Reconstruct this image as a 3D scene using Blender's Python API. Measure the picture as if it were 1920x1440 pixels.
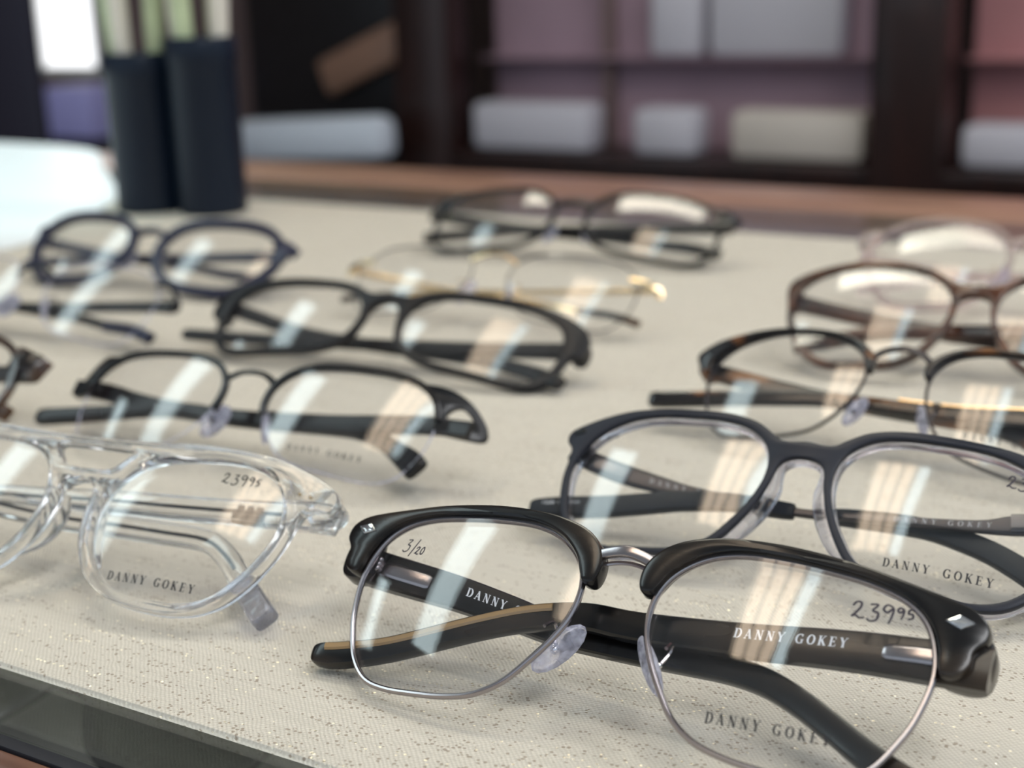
import bpy, bmesh, math, random
from mathutils import Vector, Matrix
from mathutils.geometry import tessellate_polygon
random.seed(7)
for o in list(bpy.data.objects):
    bpy.data.objects.remove(o)
S = bpy.context.scene
COL = S.collection
MM = 0.001

# ------------------------------------------------------------------ camera
F_PX, HORIZON, CAM_H, ROLL = 2700.0, -50.0, 139.2, 1.8
PITCH = math.atan((720 - HORIZON) / F_PX)
cp, sp, cr, sr = math.cos(PITCH), math.sin(PITCH), math.cos(math.radians(ROLL)), math.sin(math.radians(ROLL))
R0, D0, FWD = Vector((1, 0, 0)), Vector((0, -sp, -cp)), Vector((0, cp, -sp))
RIGHT, DOWN = R0 * cr + D0 * sr, D0 * cr - R0 * sr
cam = bpy.data.cameras.new('camera')
cam_o = bpy.data.objects.new('camera', cam)
COL.objects.link(cam_o)
m = Matrix((RIGHT, -DOWN, -FWD)).transposed().to_4x4()
m.translation = Vector((0, 0, CAM_H * MM))
cam_o.matrix_world = m
cam.sensor_fit = 'HORIZONTAL'
cam.sensor_width = 36
cam.lens = 36 * F_PX / 1920
cam.clip_start, cam.clip_end = 0.01, 60
cam.dof.use_dof = True
cam.dof.focus_distance = 0.286
cam.dof.aperture_fstop = 12.0
S.camera = cam_o

# ------------------------------------------------------------------ world, exposure
w = bpy.data.worlds.new('world')
S.world = w
w.use_nodes = True
w.node_tree.nodes['Background'].inputs[0].default_value = (0.74, 0.87, 1.0, 1)
w.node_tree.nodes['Background'].inputs[1].default_value = 0.62
S.view_settings.view_transform = 'Standard'
S.view_settings.look = 'None'
S.view_settings.gamma = 1
S.view_settings.use_curve_mapping = False
S.view_settings.exposure = 0.42
S.cycles.transparent_max_bounces = 48
S.cycles.max_bounces = 14
S.cycles.transmission_bounces = 10
S.cycles.glossy_bounces = 5
S.cycles.sample_clamp_indirect = 6

# room axes: T runs along the counter, N across it (away from the viewer)
AR = math.radians(31.5)
T = Vector((math.cos(AR), -math.sin(AR), 0))
N = Vector((math.sin(AR), math.cos(AR), 0))
ROOM = Matrix((T, N, Vector((0, 0, 1)))).transposed().to_4x4()


# ------------------------------------------------------------------ materials
def nodes(name):
    m = bpy.data.materials.new(name)
    m.use_nodes = True
    nt = m.node_tree
    return m, nt, nt.nodes['Principled BSDF']


def setin(b, **kw):
    for k, v in kw.items():
        b.inputs[k.replace('_', ' ')].default_value = v


def rgb(r, g, b):
    f = lambda c: (c / 255 / 12.92) if c / 255 <= .04045 else ((c / 255 + .055) / 1.055) ** 2.4
    return (f(r), f(g), f(b), 1)


def plain(name, col, rough=.4, metal=0, coat=0, spec=.5, bump=0, scale=300, vary=0):
    m, nt, b = nodes(name)
    b.inputs['Base Color'].default_value = col
    b.inputs['Roughness'].default_value = rough
    b.inputs['Metallic'].default_value = metal
    b.inputs['Coat Weight'].default_value = coat
    b.inputs['Specular IOR Level'].default_value = spec
    if vary or bump:
        tc = nt.nodes.new('ShaderNodeTexCoord')
        nz = nt.nodes.new('ShaderNodeTexNoise')
        nz.inputs['Scale'].default_value = scale
        nz.inputs['Detail'].default_value = 4
        nt.links.new(tc.outputs['Object'], nz.inputs['Vector'])
        if vary:
            r = nt.nodes.new('ShaderNodeValToRGB')
            r.color_ramp.elements[0].color = tuple(c * (1 - vary) for c in col[:3]) + (1,)
            r.color_ramp.elements[1].color = tuple(min(1, c * (1 + vary)) for c in col[:3]) + (1,)
            r.color_ramp.elements[0].position = .35
            r.color_ramp.elements[1].position = .65
            nt.links.new(nz.outputs['Fac'], r.inputs[0])
            nt.links.new(r.outputs[0], b.inputs['Base Color'])
        if bump:
            bp = nt.nodes.new('ShaderNodeBump')
            bp.inputs['Strength'].default_value = bump
            bp.inputs['Distance'].default_value = .0003
            nt.links.new(nz.outputs['Fac'], bp.inputs['Height'])
            nt.links.new(bp.outputs[0], b.inputs['Normal'])
    return m


def tortoise(name, dark, light, scale=90, lo=.45, hi=.62, rough=.16, stretch=(1, 1, 2.2), coat=.3):
    m, nt, b = nodes(name)
    tc = nt.nodes.new('ShaderNodeTexCoord')
    mp = nt.nodes.new('ShaderNodeMapping')
    mp.inputs['Scale'].default_value = stretch
    nz = nt.nodes.new('ShaderNodeTexNoise')
    nz.inputs['Scale'].default_value = scale
    nz.inputs['Detail'].default_value = 3
    r = nt.nodes.new('ShaderNodeValToRGB')
    r.color_ramp.elements[0].color = dark
    r.color_ramp.elements[1].color = light
    r.color_ramp.elements[0].position = lo
    r.color_ramp.elements[1].position = hi
    nt.links.new(tc.outputs['Object'], mp.inputs[0])
    nt.links.new(mp.outputs[0], nz.inputs['Vector'])
    nt.links.new(nz.outputs['Fac'], r.inputs[0])
    nt.links.new(r.outputs[0], b.inputs['Base Color'])
    b.inputs['Roughness'].default_value = rough
    b.inputs['Coat Weight'].default_value = coat
    b.inputs['Coat Roughness'].default_value = .05
    b.inputs['Specular IOR Level'].default_value = .38
    return m


def lens_mat(name, tint=(1, 1, 1, 1), refl=1.0, ior=1.5):
    m = bpy.data.materials.new(name)
    m.use_nodes = True
    nt = m.node_tree
    nt.nodes.clear()
    out = nt.nodes.new('ShaderNodeOutputMaterial')
    mix = nt.nodes.new('ShaderNodeMixShader')
    tr = nt.nodes.new('ShaderNodeBsdfTransparent')
    gl = nt.nodes.new('ShaderNodeBsdfGlossy')
    fr = nt.nodes.new('ShaderNodeFresnel')
    tr.inputs[0].default_value = tint
    gl.inputs['Roughness'].default_value = 0.0
    gl.inputs[0].default_value = (refl, refl, refl, 1)
    # thin sheet without refraction: both faces reflect like the outer one
    ge = nt.nodes.new('ShaderNodeNewGeometry')
    mr = nt.nodes.new('ShaderNodeMapRange')
    mr.inputs['To Min'].default_value = ior
    mr.inputs['To Max'].default_value = 1 / ior
    nt.links.new(ge.outputs['Backfacing'], mr.inputs['Value'])
    nt.links.new(mr.outputs[0], fr.inputs[0])
    nt.links.new(fr.outputs[0], mix.inputs[0])
    nt.links.new(tr.outputs[0], mix.inputs[1])
    nt.links.new(gl.outputs[0], mix.inputs[2])
    nt.links.new(mix.outputs[0], out.inputs[0])
    return m


def clear_mat(name, col=(1, 1, 1, 1), mixt=.35, rough=.02, ior=1.47):
    m = bpy.data.materials.new(name)
    m.use_nodes = True
    nt = m.node_tree
    nt.nodes.clear()
    out = nt.nodes.new('ShaderNodeOutputMaterial')
    mix = nt.nodes.new('ShaderNodeMixShader')
    g = nt.nodes.new('ShaderNodeBsdfGlass')
    g.inputs['Color'].default_value = col
    g.inputs['Roughness'].default_value = rough
    g.inputs['IOR'].default_value = ior
    t = nt.nodes.new('ShaderNodeBsdfTransparent')
    t.inputs[0].default_value = col
    mix.inputs[0].default_value = mixt
    nt.links.new(g.outputs[0], mix.inputs[1])
    nt.links.new(t.outputs[0], mix.inputs[2])
    nt.links.new(mix.outputs[0], out.inputs[0])
    return m


def math_node(nt, op, a, b=None, c=None, clamp=False):
    n = nt.nodes.new('ShaderNodeMath')
    n.operation = op
    n.use_clamp = clamp
    for i, v in enumerate((a, b, c)):
        if v is None:
            continue
        if isinstance(v, (int, float)):
            n.inputs[i].default_value = v
        else:
            nt.links.new(v, n.inputs[i])
    return n.outputs[0]


def pad_mat():
    """clear silicone with a milky bloom"""
    m = clear_mat('milky_silicone', (.95, .95, 1.0, 1), .10, .05, 1.42)
    nt = m.node_tree
    out = next(n for n in nt.nodes if n.type == 'OUTPUT_MATERIAL')
    old = out.inputs[0].links[0].from_socket
    d = nt.nodes.new('ShaderNodeBsdfTranslucent')
    d.inputs[0].default_value = (.85, .85, .95, 1)
    d2 = nt.nodes.new('ShaderNodeBsdfDiffuse')
    d2.inputs[0].default_value = (.78, .78, .90, 1)
    mi = nt.nodes.new('ShaderNodeMixShader')
    mi.inputs[0].default_value = .6
    nt.links.new(d.outputs[0], mi.inputs[1])
    nt.links.new(d2.outputs[0], mi.inputs[2])
    mx = nt.nodes.new('ShaderNodeMixShader')
    tc = nt.nodes.new('ShaderNodeTexCoord')
    nz = nt.nodes.new('ShaderNodeTexNoise')
    nz.inputs['Scale'].default_value = 420
    nt.links.new(tc.outputs['Object'], nz.inputs['Vector'])
    f = math_node(nt, 'MULTIPLY_ADD', nz.outputs['Fac'], 1.5, -.38, clamp=True)
    nt.links.new(f, mx.inputs[0])
    nt.links.new(old, mx.inputs[1])
    nt.links.new(mi.outputs[0], mx.inputs[2])
    nt.links.new(mx.outputs[0], out.inputs[0])
    return m


def emit(name, col, strength):
    m = bpy.data.materials.new(name)
    m.use_nodes = True
    nt = m.node_tree
    nt.nodes.clear()
    out = nt.nodes.new('ShaderNodeOutputMaterial')
    e = nt.nodes.new('ShaderNodeEmission')
    e.inputs[0].default_value = col
    e.inputs[1].default_value = strength
    nt.links.new(e.outputs[0], out.inputs[0])
    return m


def cloth_mat():
    """cream canvas: plain weave, rows of slub threads with dark flecks and metallic glints"""
    m, nt, b = nodes('cream_canvas')
    L = nt.links.new
    tc = nt.nodes.new('ShaderNodeTexCoord')
    sx = nt.nodes.new('ShaderNodeSeparateXYZ')
    jn = nt.nodes.new('ShaderNodeTexNoise')
    jn.inputs['Scale'].default_value = 260
    L(tc.outputs['Object'], jn.inputs['Vector'])
    jv = nt.nodes.new('ShaderNodeVectorMath')
    jv.operation = 'MULTIPLY_ADD'
    L(jn.outputs['Color'], jv.inputs[0])
    jv.inputs[1].default_value = (.0009, .0009, 0)
    L(tc.outputs['Object'], jv.inputs[2])
    L(jv.outputs[0], sx.inputs[0])
    X, Y = sx.outputs[0], sx.outputs[1]
    P = 0.00058
    ax = math_node(nt, 'MULTIPLY', X, math.pi / P)
    ay = math_node(nt, 'MULTIPLY', Y, math.pi / P)
    sxn, syn = math_node(nt, 'SINE', ax), math_node(nt, 'SINE', ay)
    weave = math_node(nt, 'MULTIPLY', sxn, syn)            # checker of over / under
    ridge = math_node(nt, 'ABSOLUTE', math_node(nt, 'ADD', sxn, syn))
    height = math_node(nt, 'MULTIPLY_ADD', weave, .5, math_node(nt, 'MULTIPLY', ridge, .25))

    def noise(scale, vec, detail=2):
        n = nt.nodes.new('ShaderNodeTexNoise')
        n.inputs['Scale'].default_value = scale
        n.inputs['Detail'].default_value = detail
        L(vec, n.inputs['Vector'])
        return n.outputs['Fac']

    def mapped(sc):
        mp = nt.nodes.new('ShaderNodeMapping')
        mp.inputs['Scale'].default_value = sc
        L(tc.outputs['Object'], mp.inputs[0])
        return mp.outputs[0]
    big = noise(9, tc.outputs['Object'], 3)
    streak = noise(1, mapped((45, 1300, 900)), 3)
    # flecks: a voronoi stretched along the thread
    vo = nt.nodes.new('ShaderNodeTexVoronoi')
    vo.inputs['Scale'].default_value = 1
    L(mapped((900, 1050, 900)), vo.inputs['Vector'])
    sep = nt.nodes.new('ShaderNodeSeparateColor')
    L(vo.outputs['Color'], sep.inputs[0])
    dot = math_node(nt, 'LESS_THAN', vo.outputs['Distance'], .36)
    rowsel = noise(1, mapped((26, 420, 400)), 2)
    pick = math_node(nt, 'GREATER_THAN', math_node(nt, 'MULTIPLY_ADD', rowsel, 1.6, math_node(nt, 'MULTIPLY', sep.outputs[0], .5)), 1.20)
    dark = math_node(nt, 'MULTIPLY', dot, pick)
    vo2 = nt.nodes.new('ShaderNodeTexVoronoi')
    vo2.inputs['Scale'].default_value = 1
    L(mapped((820, 1050, 900)), vo2.inputs['Vector'])
    sep2 = nt.nodes.new('ShaderNodeSeparateColor')
    L(vo2.outputs['Color'], sep2.inputs[0])
    row2 = noise(1, mapped((22, 380, 400)), 1)
    glint = math_node(nt, 'MULTIPLY', math_node(nt, 'LESS_THAN', vo2.outputs['Distance'], .28),
                      math_node(nt, 'GREATER_THAN', math_node(nt, 'MULTIPLY_ADD', row2, 1.5, math_node(nt, 'MULTIPLY', sep2.outputs[1], .5)), 1.27))

    def mixc(fac, a, c):
        n = nt.nodes.new('ShaderNodeMix')
        n.data_type = 'RGBA'
        L(fac, n.inputs[0])
        for i, v in ((6, a), (7, c)):
            if isinstance(v, tuple):
                n.inputs[i].default_value = v
            else:
                L(v, n.inputs[i])
        return n.outputs[2]
    c = mixc(math_node(nt, 'MULTIPLY_ADD', weave, .5, .5), rgb(189, 181, 167), rgb(212, 205, 192))
    c = mixc(math_node(nt, 'MULTIPLY', math_node(nt, 'SUBTRACT', streak, .42, clamp=True), 1.1, clamp=True), c, rgb(172, 166, 152))
    c = mixc(math_node(nt, 'MULTIPLY', math_node(nt, 'SUBTRACT', big, .4, clamp=True), .9, clamp=True), c, rgb(204, 197, 182))
    c = mixc(math_node(nt, 'MULTIPLY', dark, .62), c, rgb(126, 108, 88))
    c = mixc(glint, c, rgb(250, 240, 215))
    L(c, b.inputs['Base Color'])
    L(math_node(nt, 'MULTIPLY', glint, .85), b.inputs['Metallic'])
    L(math_node(nt, 'MULTIPLY_ADD', glint, -.62, .9), b.inputs['Roughness'])
    b.inputs['Specular IOR Level'].default_value = .15
    bp = nt.nodes.new('ShaderNodeBump')
    bp.inputs['Strength'].default_value = .55
    bp.inputs['Distance'].default_value = .00022
    L(math_node(nt, 'MULTIPLY_ADD', dark, -.8, height), bp.inputs['Height'])
    L(bp.outputs[0], b.inputs['Normal'])
    return m


def wood(name, dark, light, scale=14, rough=.35, axis=(1, 9, 9), coat=.15):
    m, nt, b = nodes(name)
    tc = nt.nodes.new('ShaderNodeTexCoord')
    mp = nt.nodes.new('ShaderNodeMapping')
    mp.inputs['Scale'].default_value = axis
    nz = nt.nodes.new('ShaderNodeTexNoise')
    nz.inputs['Scale'].default_value = scale
    nz.inputs['Detail'].default_value = 6
    nz.inputs['Distortion'].default_value = .6
    r = nt.nodes.new('ShaderNodeValToRGB')
    r.color_ramp.elements[0].color, r.color_ramp.elements[1].color = dark, light
    r.color_ramp.elements[0].position, r.color_ramp.elements[1].position = .3, .7
    nt.links.new(tc.outputs['Object'], mp.inputs[0])
    nt.links.new(mp.outputs[0], nz.inputs['Vector'])
    nt.links.new(nz.outputs['Fac'], r.inputs[0])
    nt.links.new(r.outputs[0], b.inputs['Base Color'])
    b.inputs['Roughness'].default_value = rough
    b.inputs['Coat Weight'].default_value = coat
    return m


M = {
    'cloth': cloth_mat(),
    'lens': lens_mat('demo_lens', refl=.80),
    'sunlens': lens_mat('smoked_lens', (.32, .32, .33, 1)),
    'glass': lens_mat('counter_glass', (.93, .96, .95, 1)),
    'clear': clear_mat('crystal_acetate', (1.0, 1.0, 1.0, 1), .08, .0, 1.5),
    'clear_lilac': clear_mat('crystal_backing', (.90, .91, .97, 1), .35, .05),
    'clear_pink': clear_mat('blush_crystal', (.95, .91, .92, 1), .45, .06),
    'pad': pad_mat(),
    'brow_a': tortoise('dark_horn_acetate', (.004, .0035, .0035, 1), (.042, .029, .019, 1), 30, .46, .78, .22, (1, 1, 3), .10),
    'inlay': plain('amber_inlay', (.30, .19, .085, 1), .25, coat=.6),
    'gun': plain('gunmetal', (.36, .33, .34, 1), .20, 1),
    'gun_dark': plain('dark_gunmetal', (.065, .062, .066, 1), .30, 1),
    'gun_mid': plain('mid_gunmetal', (.13, .125, .13, 1), .28, 1),
    'silver': plain('polished_silver', (.82, .82, .82, 1), .10, 1),
    'gold': plain('pale_gold', (.80, .62, .38, 1), .20, 1),
    'navy': plain('matte_slate_acetate', (.016, .018, .027, 1), .42, spec=.32),
    'navy_rub': plain('slate_rubber', (.013, .016, .021, 1), .48, spec=.3),
    'blackmetal': plain('black_satin_metal', (.010, .0095, .010, 1), .26, .1, spec=.35),
    'black': plain('black_gloss_plastic', (.006, .006, .007, 1), .2, spec=.35),
    'blackmatte': plain('black_matte_plastic', (.010, .0095, .011, 1), .36, spec=.3),
    'tort_e': tortoise('black_tortoise', (.010, .009, .010, 1), (.23, .085, .022, 1), 60, .52, .70, .15),
    'tort_h': tortoise('brown_tortoise', (.022, .008, .006, 1), (.20, .068, .024, 1), 40, .42, .78, .2),
    'tort_n': tortoise('dark_brown_tortoise', (.010, .007, .006, 1), (.13, .058, .026, 1), 50, .5, .75, .2),
    'blue_acetate': plain('deep_blue_acetate', (.010, .011, .034, 1), .28, spec=.35),
    'print_dark': plain('black_print', (.012, .011, .013, 1), .5),
    'ink': plain('purple_black_marker_ink', (.014, .008, .020, 1), .5),
    'print_white': plain('white_print', (.72, .74, .78, 1), .5),
    'print_grey': plain('grey_print', (.34, .34, .36, 1), .5),
    'wood': wood('counter_wood', rgb(74, 46, 34), rgb(132, 92, 70), 10),
    'wood_back': wood('counter_wood_rail', rgb(126, 92, 78), rgb(172, 134, 112), 8, .3),
    'mahogany': wood('mahogany', rgb(24, 12, 10), rgb(48, 24, 19), 5, .4, (9, 9, 1)),
    'mauve': plain('mauve_wall_panel', rgb(154, 128, 140), .8, vary=.06, scale=6),
    'rose': plain('rose_wall_panel', rgb(172, 120, 122), .8, vary=.06, scale=6),
    'gasket': plain('black_gasket', (.006, .007, .012, 1), .6),
    'case': plain('grey_case_lining', rgb(120, 118, 112), .8, vary=.1, scale=40),
    'glass_reflection': plain('painted_reflection_grey', rgb(124, 116, 122), .35, vary=.05, scale=20),  # grey that paints the reflection in the glass behind the tray
    'cup': plain('black_blue_cup', (.006, .011, .022, 1), .36, spec=.22),
    'stem': plain('green_stem', rgb(176, 186, 148), .5, vary=.18, scale=30),
    'stem_pale': plain('pale_cream_stick', rgb(214, 206, 192), .5),
    'paper': plain('white_paper', (.90, .93, .94, 1), .35, spec=.5),
    'white': plain('white_card', rgb(196, 192, 200), .6),
    'cream': plain('cream_card', rgb(204, 194, 184), .6),
    'leather': plain('black_leather', rgb(30, 28, 30), .45, vary=.2, scale=40),
    'tan': plain('tan_wood_arm', rgb(150, 116, 98), .4),
    'pale': plain('pale_grey_vinyl', rgb(206, 212, 222), .5),
    'violet': plain('violet_blue_box', rgb(178, 174, 232), .6),
    'indigo': plain('dark_indigo_panel', rgb(34, 31, 46), .5),
    'floor': plain('grey_brown_carpet', rgb(92, 80, 74), .95, vary=.15, scale=60),
    'ceiling': plain('white_ceiling_tile', rgb(236, 236, 234), .9, vary=.03, scale=30),
    'wall': plain('taupe_wall_paint', rgb(120, 100, 98), .85, vary=.04, scale=8),
    'enamel': plain('white_enamel', rgb(225, 225, 222), .5),
    'tube_warm': emit('warm_tube_glow', (1.0, .80, .60, 1), 5.0),
    'tube_cool': emit('cool_tube_glow', (.78, .95, 1.0, 1), 5.0),
    'cool_panel': emit('cool_diffuser_glow', (.80, .97, 1.0, 1), 4.2),
    'warm_panel': emit('warm_diffuser_glow', (1.0, .96, .80, 1), 8.0),
    'fill_panel': emit('added_fill_glow', (.97, .98, 1.0, 1), 9.0),  # glow of the two added fill panels
    'case_fill': emit('case_fill_glow', (.95, .97, 1.0, 1), 5.5),  # glow of the fill bar added inside the case
    'window_glow': emit('daylight_pane', (.97, .98, 1.0, 1), 1.35),
}


# ------------------------------------------------------------------ mesh helpers (lengths in mm)
def mk(name, vs, fs, mat, parent=None, smooth=True, angle=35):
    me = bpy.data.meshes.new(name)
    me.from_pydata([tuple(c * MM for c in v) for v in vs], [], fs)
    me.materials.append(M[mat])
    me.validate()
    if smooth:
        for p in me.polygons:
            p.use_smooth = True
        me.set_sharp_from_angle(angle=math.radians(angle))
    o = bpy.data.objects.new(name, me)
    COL.objects.link(o)
    if parent:
        o.parent = parent
    return o


def fix(vs, fs):
    bm = bmesh.new()
    bv = [bm.verts.new(v) for v in vs]
    for f in fs:
        try:
            bm.faces.new([bv[i] for i in f])
        except ValueError:
            pass
    bmesh.ops.recalc_face_normals(bm, faces=bm.faces)
    bm.verts.index_update()
    V = [tuple(v.co) for v in bm.verts]
    Fs = [[v.index for v in f.verts] for f in bm.faces]
    bm.free()
    return V, Fs


def tag(o, label=None, cat=None, group=None, kind=None):
    if label:
        o['label'] = label
    if cat:
        o['category'] = cat
    if group:
        o['group'] = group
    if kind:
        o['kind'] = kind
    return o


def empty(name, label, cat, mat=None, group=None):
    o = bpy.data.objects.new(name, None)
    o.empty_display_size = .01
    COL.objects.link(o)
    tag(o, label, cat, group)
    if mat is not None:
        o.matrix_world = mat
    return o


def catmull(pts, n=4, closed=True):
    k = len(pts)
    out = []
    rng = range(k if closed else k - 1)
    for i in rng:
        if closed:
            p0, p1, p2, p3 = (pts[(i - 1) % k], pts[i], pts[(i + 1) % k], pts[(i + 2) % k])
        else:
            p0, p1, p2, p3 = pts[max(i - 1, 0)], pts[i], pts[i + 1], pts[min(i + 2, k - 1)]
        for j in range(n):
            t = j / n
            out.append(tuple(.5 * (2 * b + (c - a) * t + (2 * a - 5 * b + 4 * c - d) * t * t + (3 * b - a - 3 * c + d) * t ** 3)
                             for a, b, c, d in zip(p0, p1, p2, p3)))
    if not closed:
        out.append(tuple(pts[-1]))
    return out


def area2(p):
    return sum(p[i][0] * p[(i + 1) % len(p)][1] - p[(i + 1) % len(p)][0] * p[i][1] for i in range(len(p)))


def ccw(p):
    return list(p) if area2(p) > 0 else list(p)[::-1]


def normals2(p, closed=True):
    """outward normals for a ccw loop"""
    k = len(p)
    out = []
    for i in range(k):
        a = p[(i - 1) % k] if closed or i > 0 else p[i]
        b = p[(i + 1) % k] if closed or i < k - 1 else p[i]
        dx, dz = b[0] - a[0], b[1] - a[1]
        l = math.hypot(dx, dz) or 1
        out.append((dz / l, -dx / l))
    return out


BOW = .0012


def bow(x):
    return BOW * x * x


def slab(outer, holes, y0, y1, bev=.5, bend=bow):
    """plate in the lens plane with rounded edges; outer and holes are smooth loops of (x, z)"""
    loops = [ccw(outer)] + [ccw(h)[::-1] for h in holes]
    rows = [(bev, y0), (bev * .3, y0 + bev * .3), (0, y0 + bev), (0, y1 - bev), (bev * .3, y1 - bev * .3), (bev, y1)]
    vs, fs = [], []
    starts = []
    for lp in loops:
        nn = normals2(lp)
        k = len(lp)
        st = len(vs)
        starts.append((st, k))
        for off, y in rows:
            for (x, z), (nx, nz) in zip(lp, nn):
                X, Z = x - nx * off, z - nz * off
                vs.append((X, y + bend(X), Z))
        for r in range(len(rows) - 1):
            for i in range(k):
                j = (i + 1) % k
                fs.append((st + r * k + i, st + r * k + j, st + (r + 1) * k + j, st + (r + 1) * k + i))
    for r in (0, len(rows) - 1):
        poly, idx = [], []
        for st, k in starts:
            ids = [st + r * k + i for i in range(k)]
            poly.append([Vector((vs[i][0], vs[i][2], 0)) for i in ids])
            idx += ids
        for tri in tessellate_polygon(poly):
            fs.append(tuple(idx[i] for i in tri))
    return fix(vs, fs)


def ring(contour, profile, bend=bow, closed=True):
    """sweep a profile of (outward offset, depth) round a contour in the lens plane"""
    lp = ccw(contour) if closed else list(contour)
    nn = normals2(lp, closed)
    k, q = len(lp), len(profile)
    vs, fs = [], []
    for (x, z), (nx, nz) in zip(lp, nn):
        for d, y in profile:
            X, Z = x + nx * d, z + nz * d
            vs.append((X, y + bend(x), Z))
    for i in range(k if closed else k - 1):
        j = (i + 1) % k
        for a in range(q):
            b = (a + 1) % q
            fs.append((i * q + a, j * q + a, j * q + b, i * q + b))
    if not closed:
        fs.append(tuple(range(q)))
        fs.append(tuple((k - 1) * q + a for a in range(q)))
    return fix(vs, fs)


def circ(r, n=8, dy=0, ry=None):
    ry = ry or r
    return [(r * math.cos(2 * math.pi * i / n), dy + ry * math.sin(2 * math.pi * i / n)) for i in range(n)]


def rrect(w0, w1, y0, y1, b=.4):
    return [(w0, y0 + b), (w0 + b, y0), (w1 - b, y0), (w1, y0 + b), (w1, y1 - b), (w1 - b, y1), (w0 + b, y1), (w0, y1 - b)]


def tube(path, r, seg=8, n=4, closed=False):
    """round (or oval) rod along a 3D path; path of (x, y, z) or (x, y, z, r)"""
    p = catmull([tuple(q) if len(q) == 4 else tuple(q) + (r,) for q in path], n, closed)
    return sweep3([(a[0], a[1], a[2], 2 * a[3], 2 * a[3]) for a in p], seg, 1.0)


def sweep3(p, seg=12, power=.45, up=Vector((0, 0, 1))):
    """solid along p of (x, y, z, height, thickness): height across the path near 'up', superellipse section"""
    k = len(p)
    vs, fs = [], []
    P = [Vector(a[:3]) for a in p]
    side = None
    for i in range(k):
        t = (P[min(i + 1, k - 1)] - P[max(i - 1, 0)])
        t.normalize()
        s = Vector((0, 1, 0)) - t * t.y          # thickness axis stays close to local back
        if s.length < .2:
            s = up - t * t.dot(up)
        s.normalize()
        h = t.cross(s)
        h.normalize()
        H, W = p[i][3] / 2, p[i][4] / 2
        for a in range(seg):
            th = 2 * math.pi * (a + .5) / seg
            c, q = math.cos(th), math.sin(th)
            u = math.copysign(abs(c) ** power, c) * H
            v = math.copysign(abs(q) ** power, q) * W
            vs.append(tuple(P[i] + h * u + s * v))
    for i in range(k - 1):
        for a in range(seg):
            b = (a + 1) % seg
            fs.append((i * seg + a, (i + 1) * seg + a, (i + 1) * seg + b, i * seg + b))
    fs.append(tuple(range(seg)))
    fs.append(tuple((k - 1) * seg + a for a in range(seg)))
    return fix(vs, fs)


def join(*parts):
    vs, fs = [], []
    for v, f in parts:
        o = len(vs)
        vs += v
        fs += [tuple(i + o for i in q) for q in f]
    return vs, fs


def mirror(vf):
    v, f = vf
    return [(-x, y, z) for x, y, z in v], [tuple(reversed(q)) for q in f]


def box(x0, x1, y0, y1, z0, z1, b=0):
    if not b:
        v = [(x, y, z) for x in (x0, x1) for y in (y0, y1) for z in (z0, z1)]
        f = [(0, 1, 3, 2), (4, 6, 7, 5), (0, 4, 5, 1), (2, 3, 7, 6), (0, 2, 6, 4), (1, 5, 7, 3)]
        return v, f
    bm = bmesh.new()
    bmesh.ops.create_cube(bm, size=1)
    for v in bm.verts:
        v.co = Vector((x0 + (v.co.x + .5) * (x1 - x0), y0 + (v.co.y + .5) * (y1 - y0), z0 + (v.co.z + .5) * (z1 - z0)))
    bmesh.ops.bevel(bm, geom=bm.edges[:], offset=b, segments=2, profile=.5, affect='EDGES')
    bm.verts.index_update()
    v = [tuple(a.co) for a in bm.verts]
    f = [tuple(a.index for a in q.verts) for q in bm.faces]
    bm.free()
    return v, f


def lathe(prof, seg=28, cx=0, cy=0):
    """prof of (radius, z)"""
    vs, fs = [], []
    for r, z in prof:
        for a in range(seg):
            th = 2 * math.pi * a / seg
            vs.append((cx + r * math.cos(th), cy + r * math.sin(th), z))
    for i in range(len(prof) - 1):
        for a in range(seg):
            b = (a + 1) % seg
            fs.append((i * seg + a, i * seg + b, (i + 1) * seg + b, (i + 1) * seg + a))
    return fix(vs, fs)


def ellipsoid(c, rx, ry, rz, rot=None, su=14, sv=8):
    vs, fs = [], []
    for i in range(1, sv):
        ph = math.pi * i / sv
        for j in range(su):
            th = 2 * math.pi * j / su
            v = Vector((rx * math.sin(ph) * math.cos(th), ry * math.sin(ph) * math.sin(th), rz * math.cos(ph)))
            if rot:
                v = rot @ v
            vs.append(tuple(v + Vector(c)))
    for pz in (rz, -rz):
        v = Vector((0, 0, pz))
        if rot:
            v = rot @ v
        vs.append(tuple(v + Vector(c)))
    n0 = (sv - 1) * su
    for i in range(sv - 2):
        for j in range(su):
            k = (j + 1) % su
            fs.append((i * su + j, i * su + k, (i + 1) * su + k, (i + 1) * su + j))
    for j in range(su):
        k = (j + 1) % su
        fs.append((n0, j, k))
        fs.append((n0 + 1, (sv - 2) * su + k, (sv - 2) * su + j))
    return fix(vs, fs)


# ------------------------------------------------------------------ lettering (own serif strokes, own handwriting)
def arc(cx, cy, rx, ry, a0, a1, thin, thick, n=14):
    out = []
    for i in range(n + 1):
        a = math.radians(a0 + (a1 - a0) * i / n)
        out.append((cx + rx * math.cos(a), cy + ry * math.sin(a), thin + (thick - thin) * abs(math.cos(a))))
    return out


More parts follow.
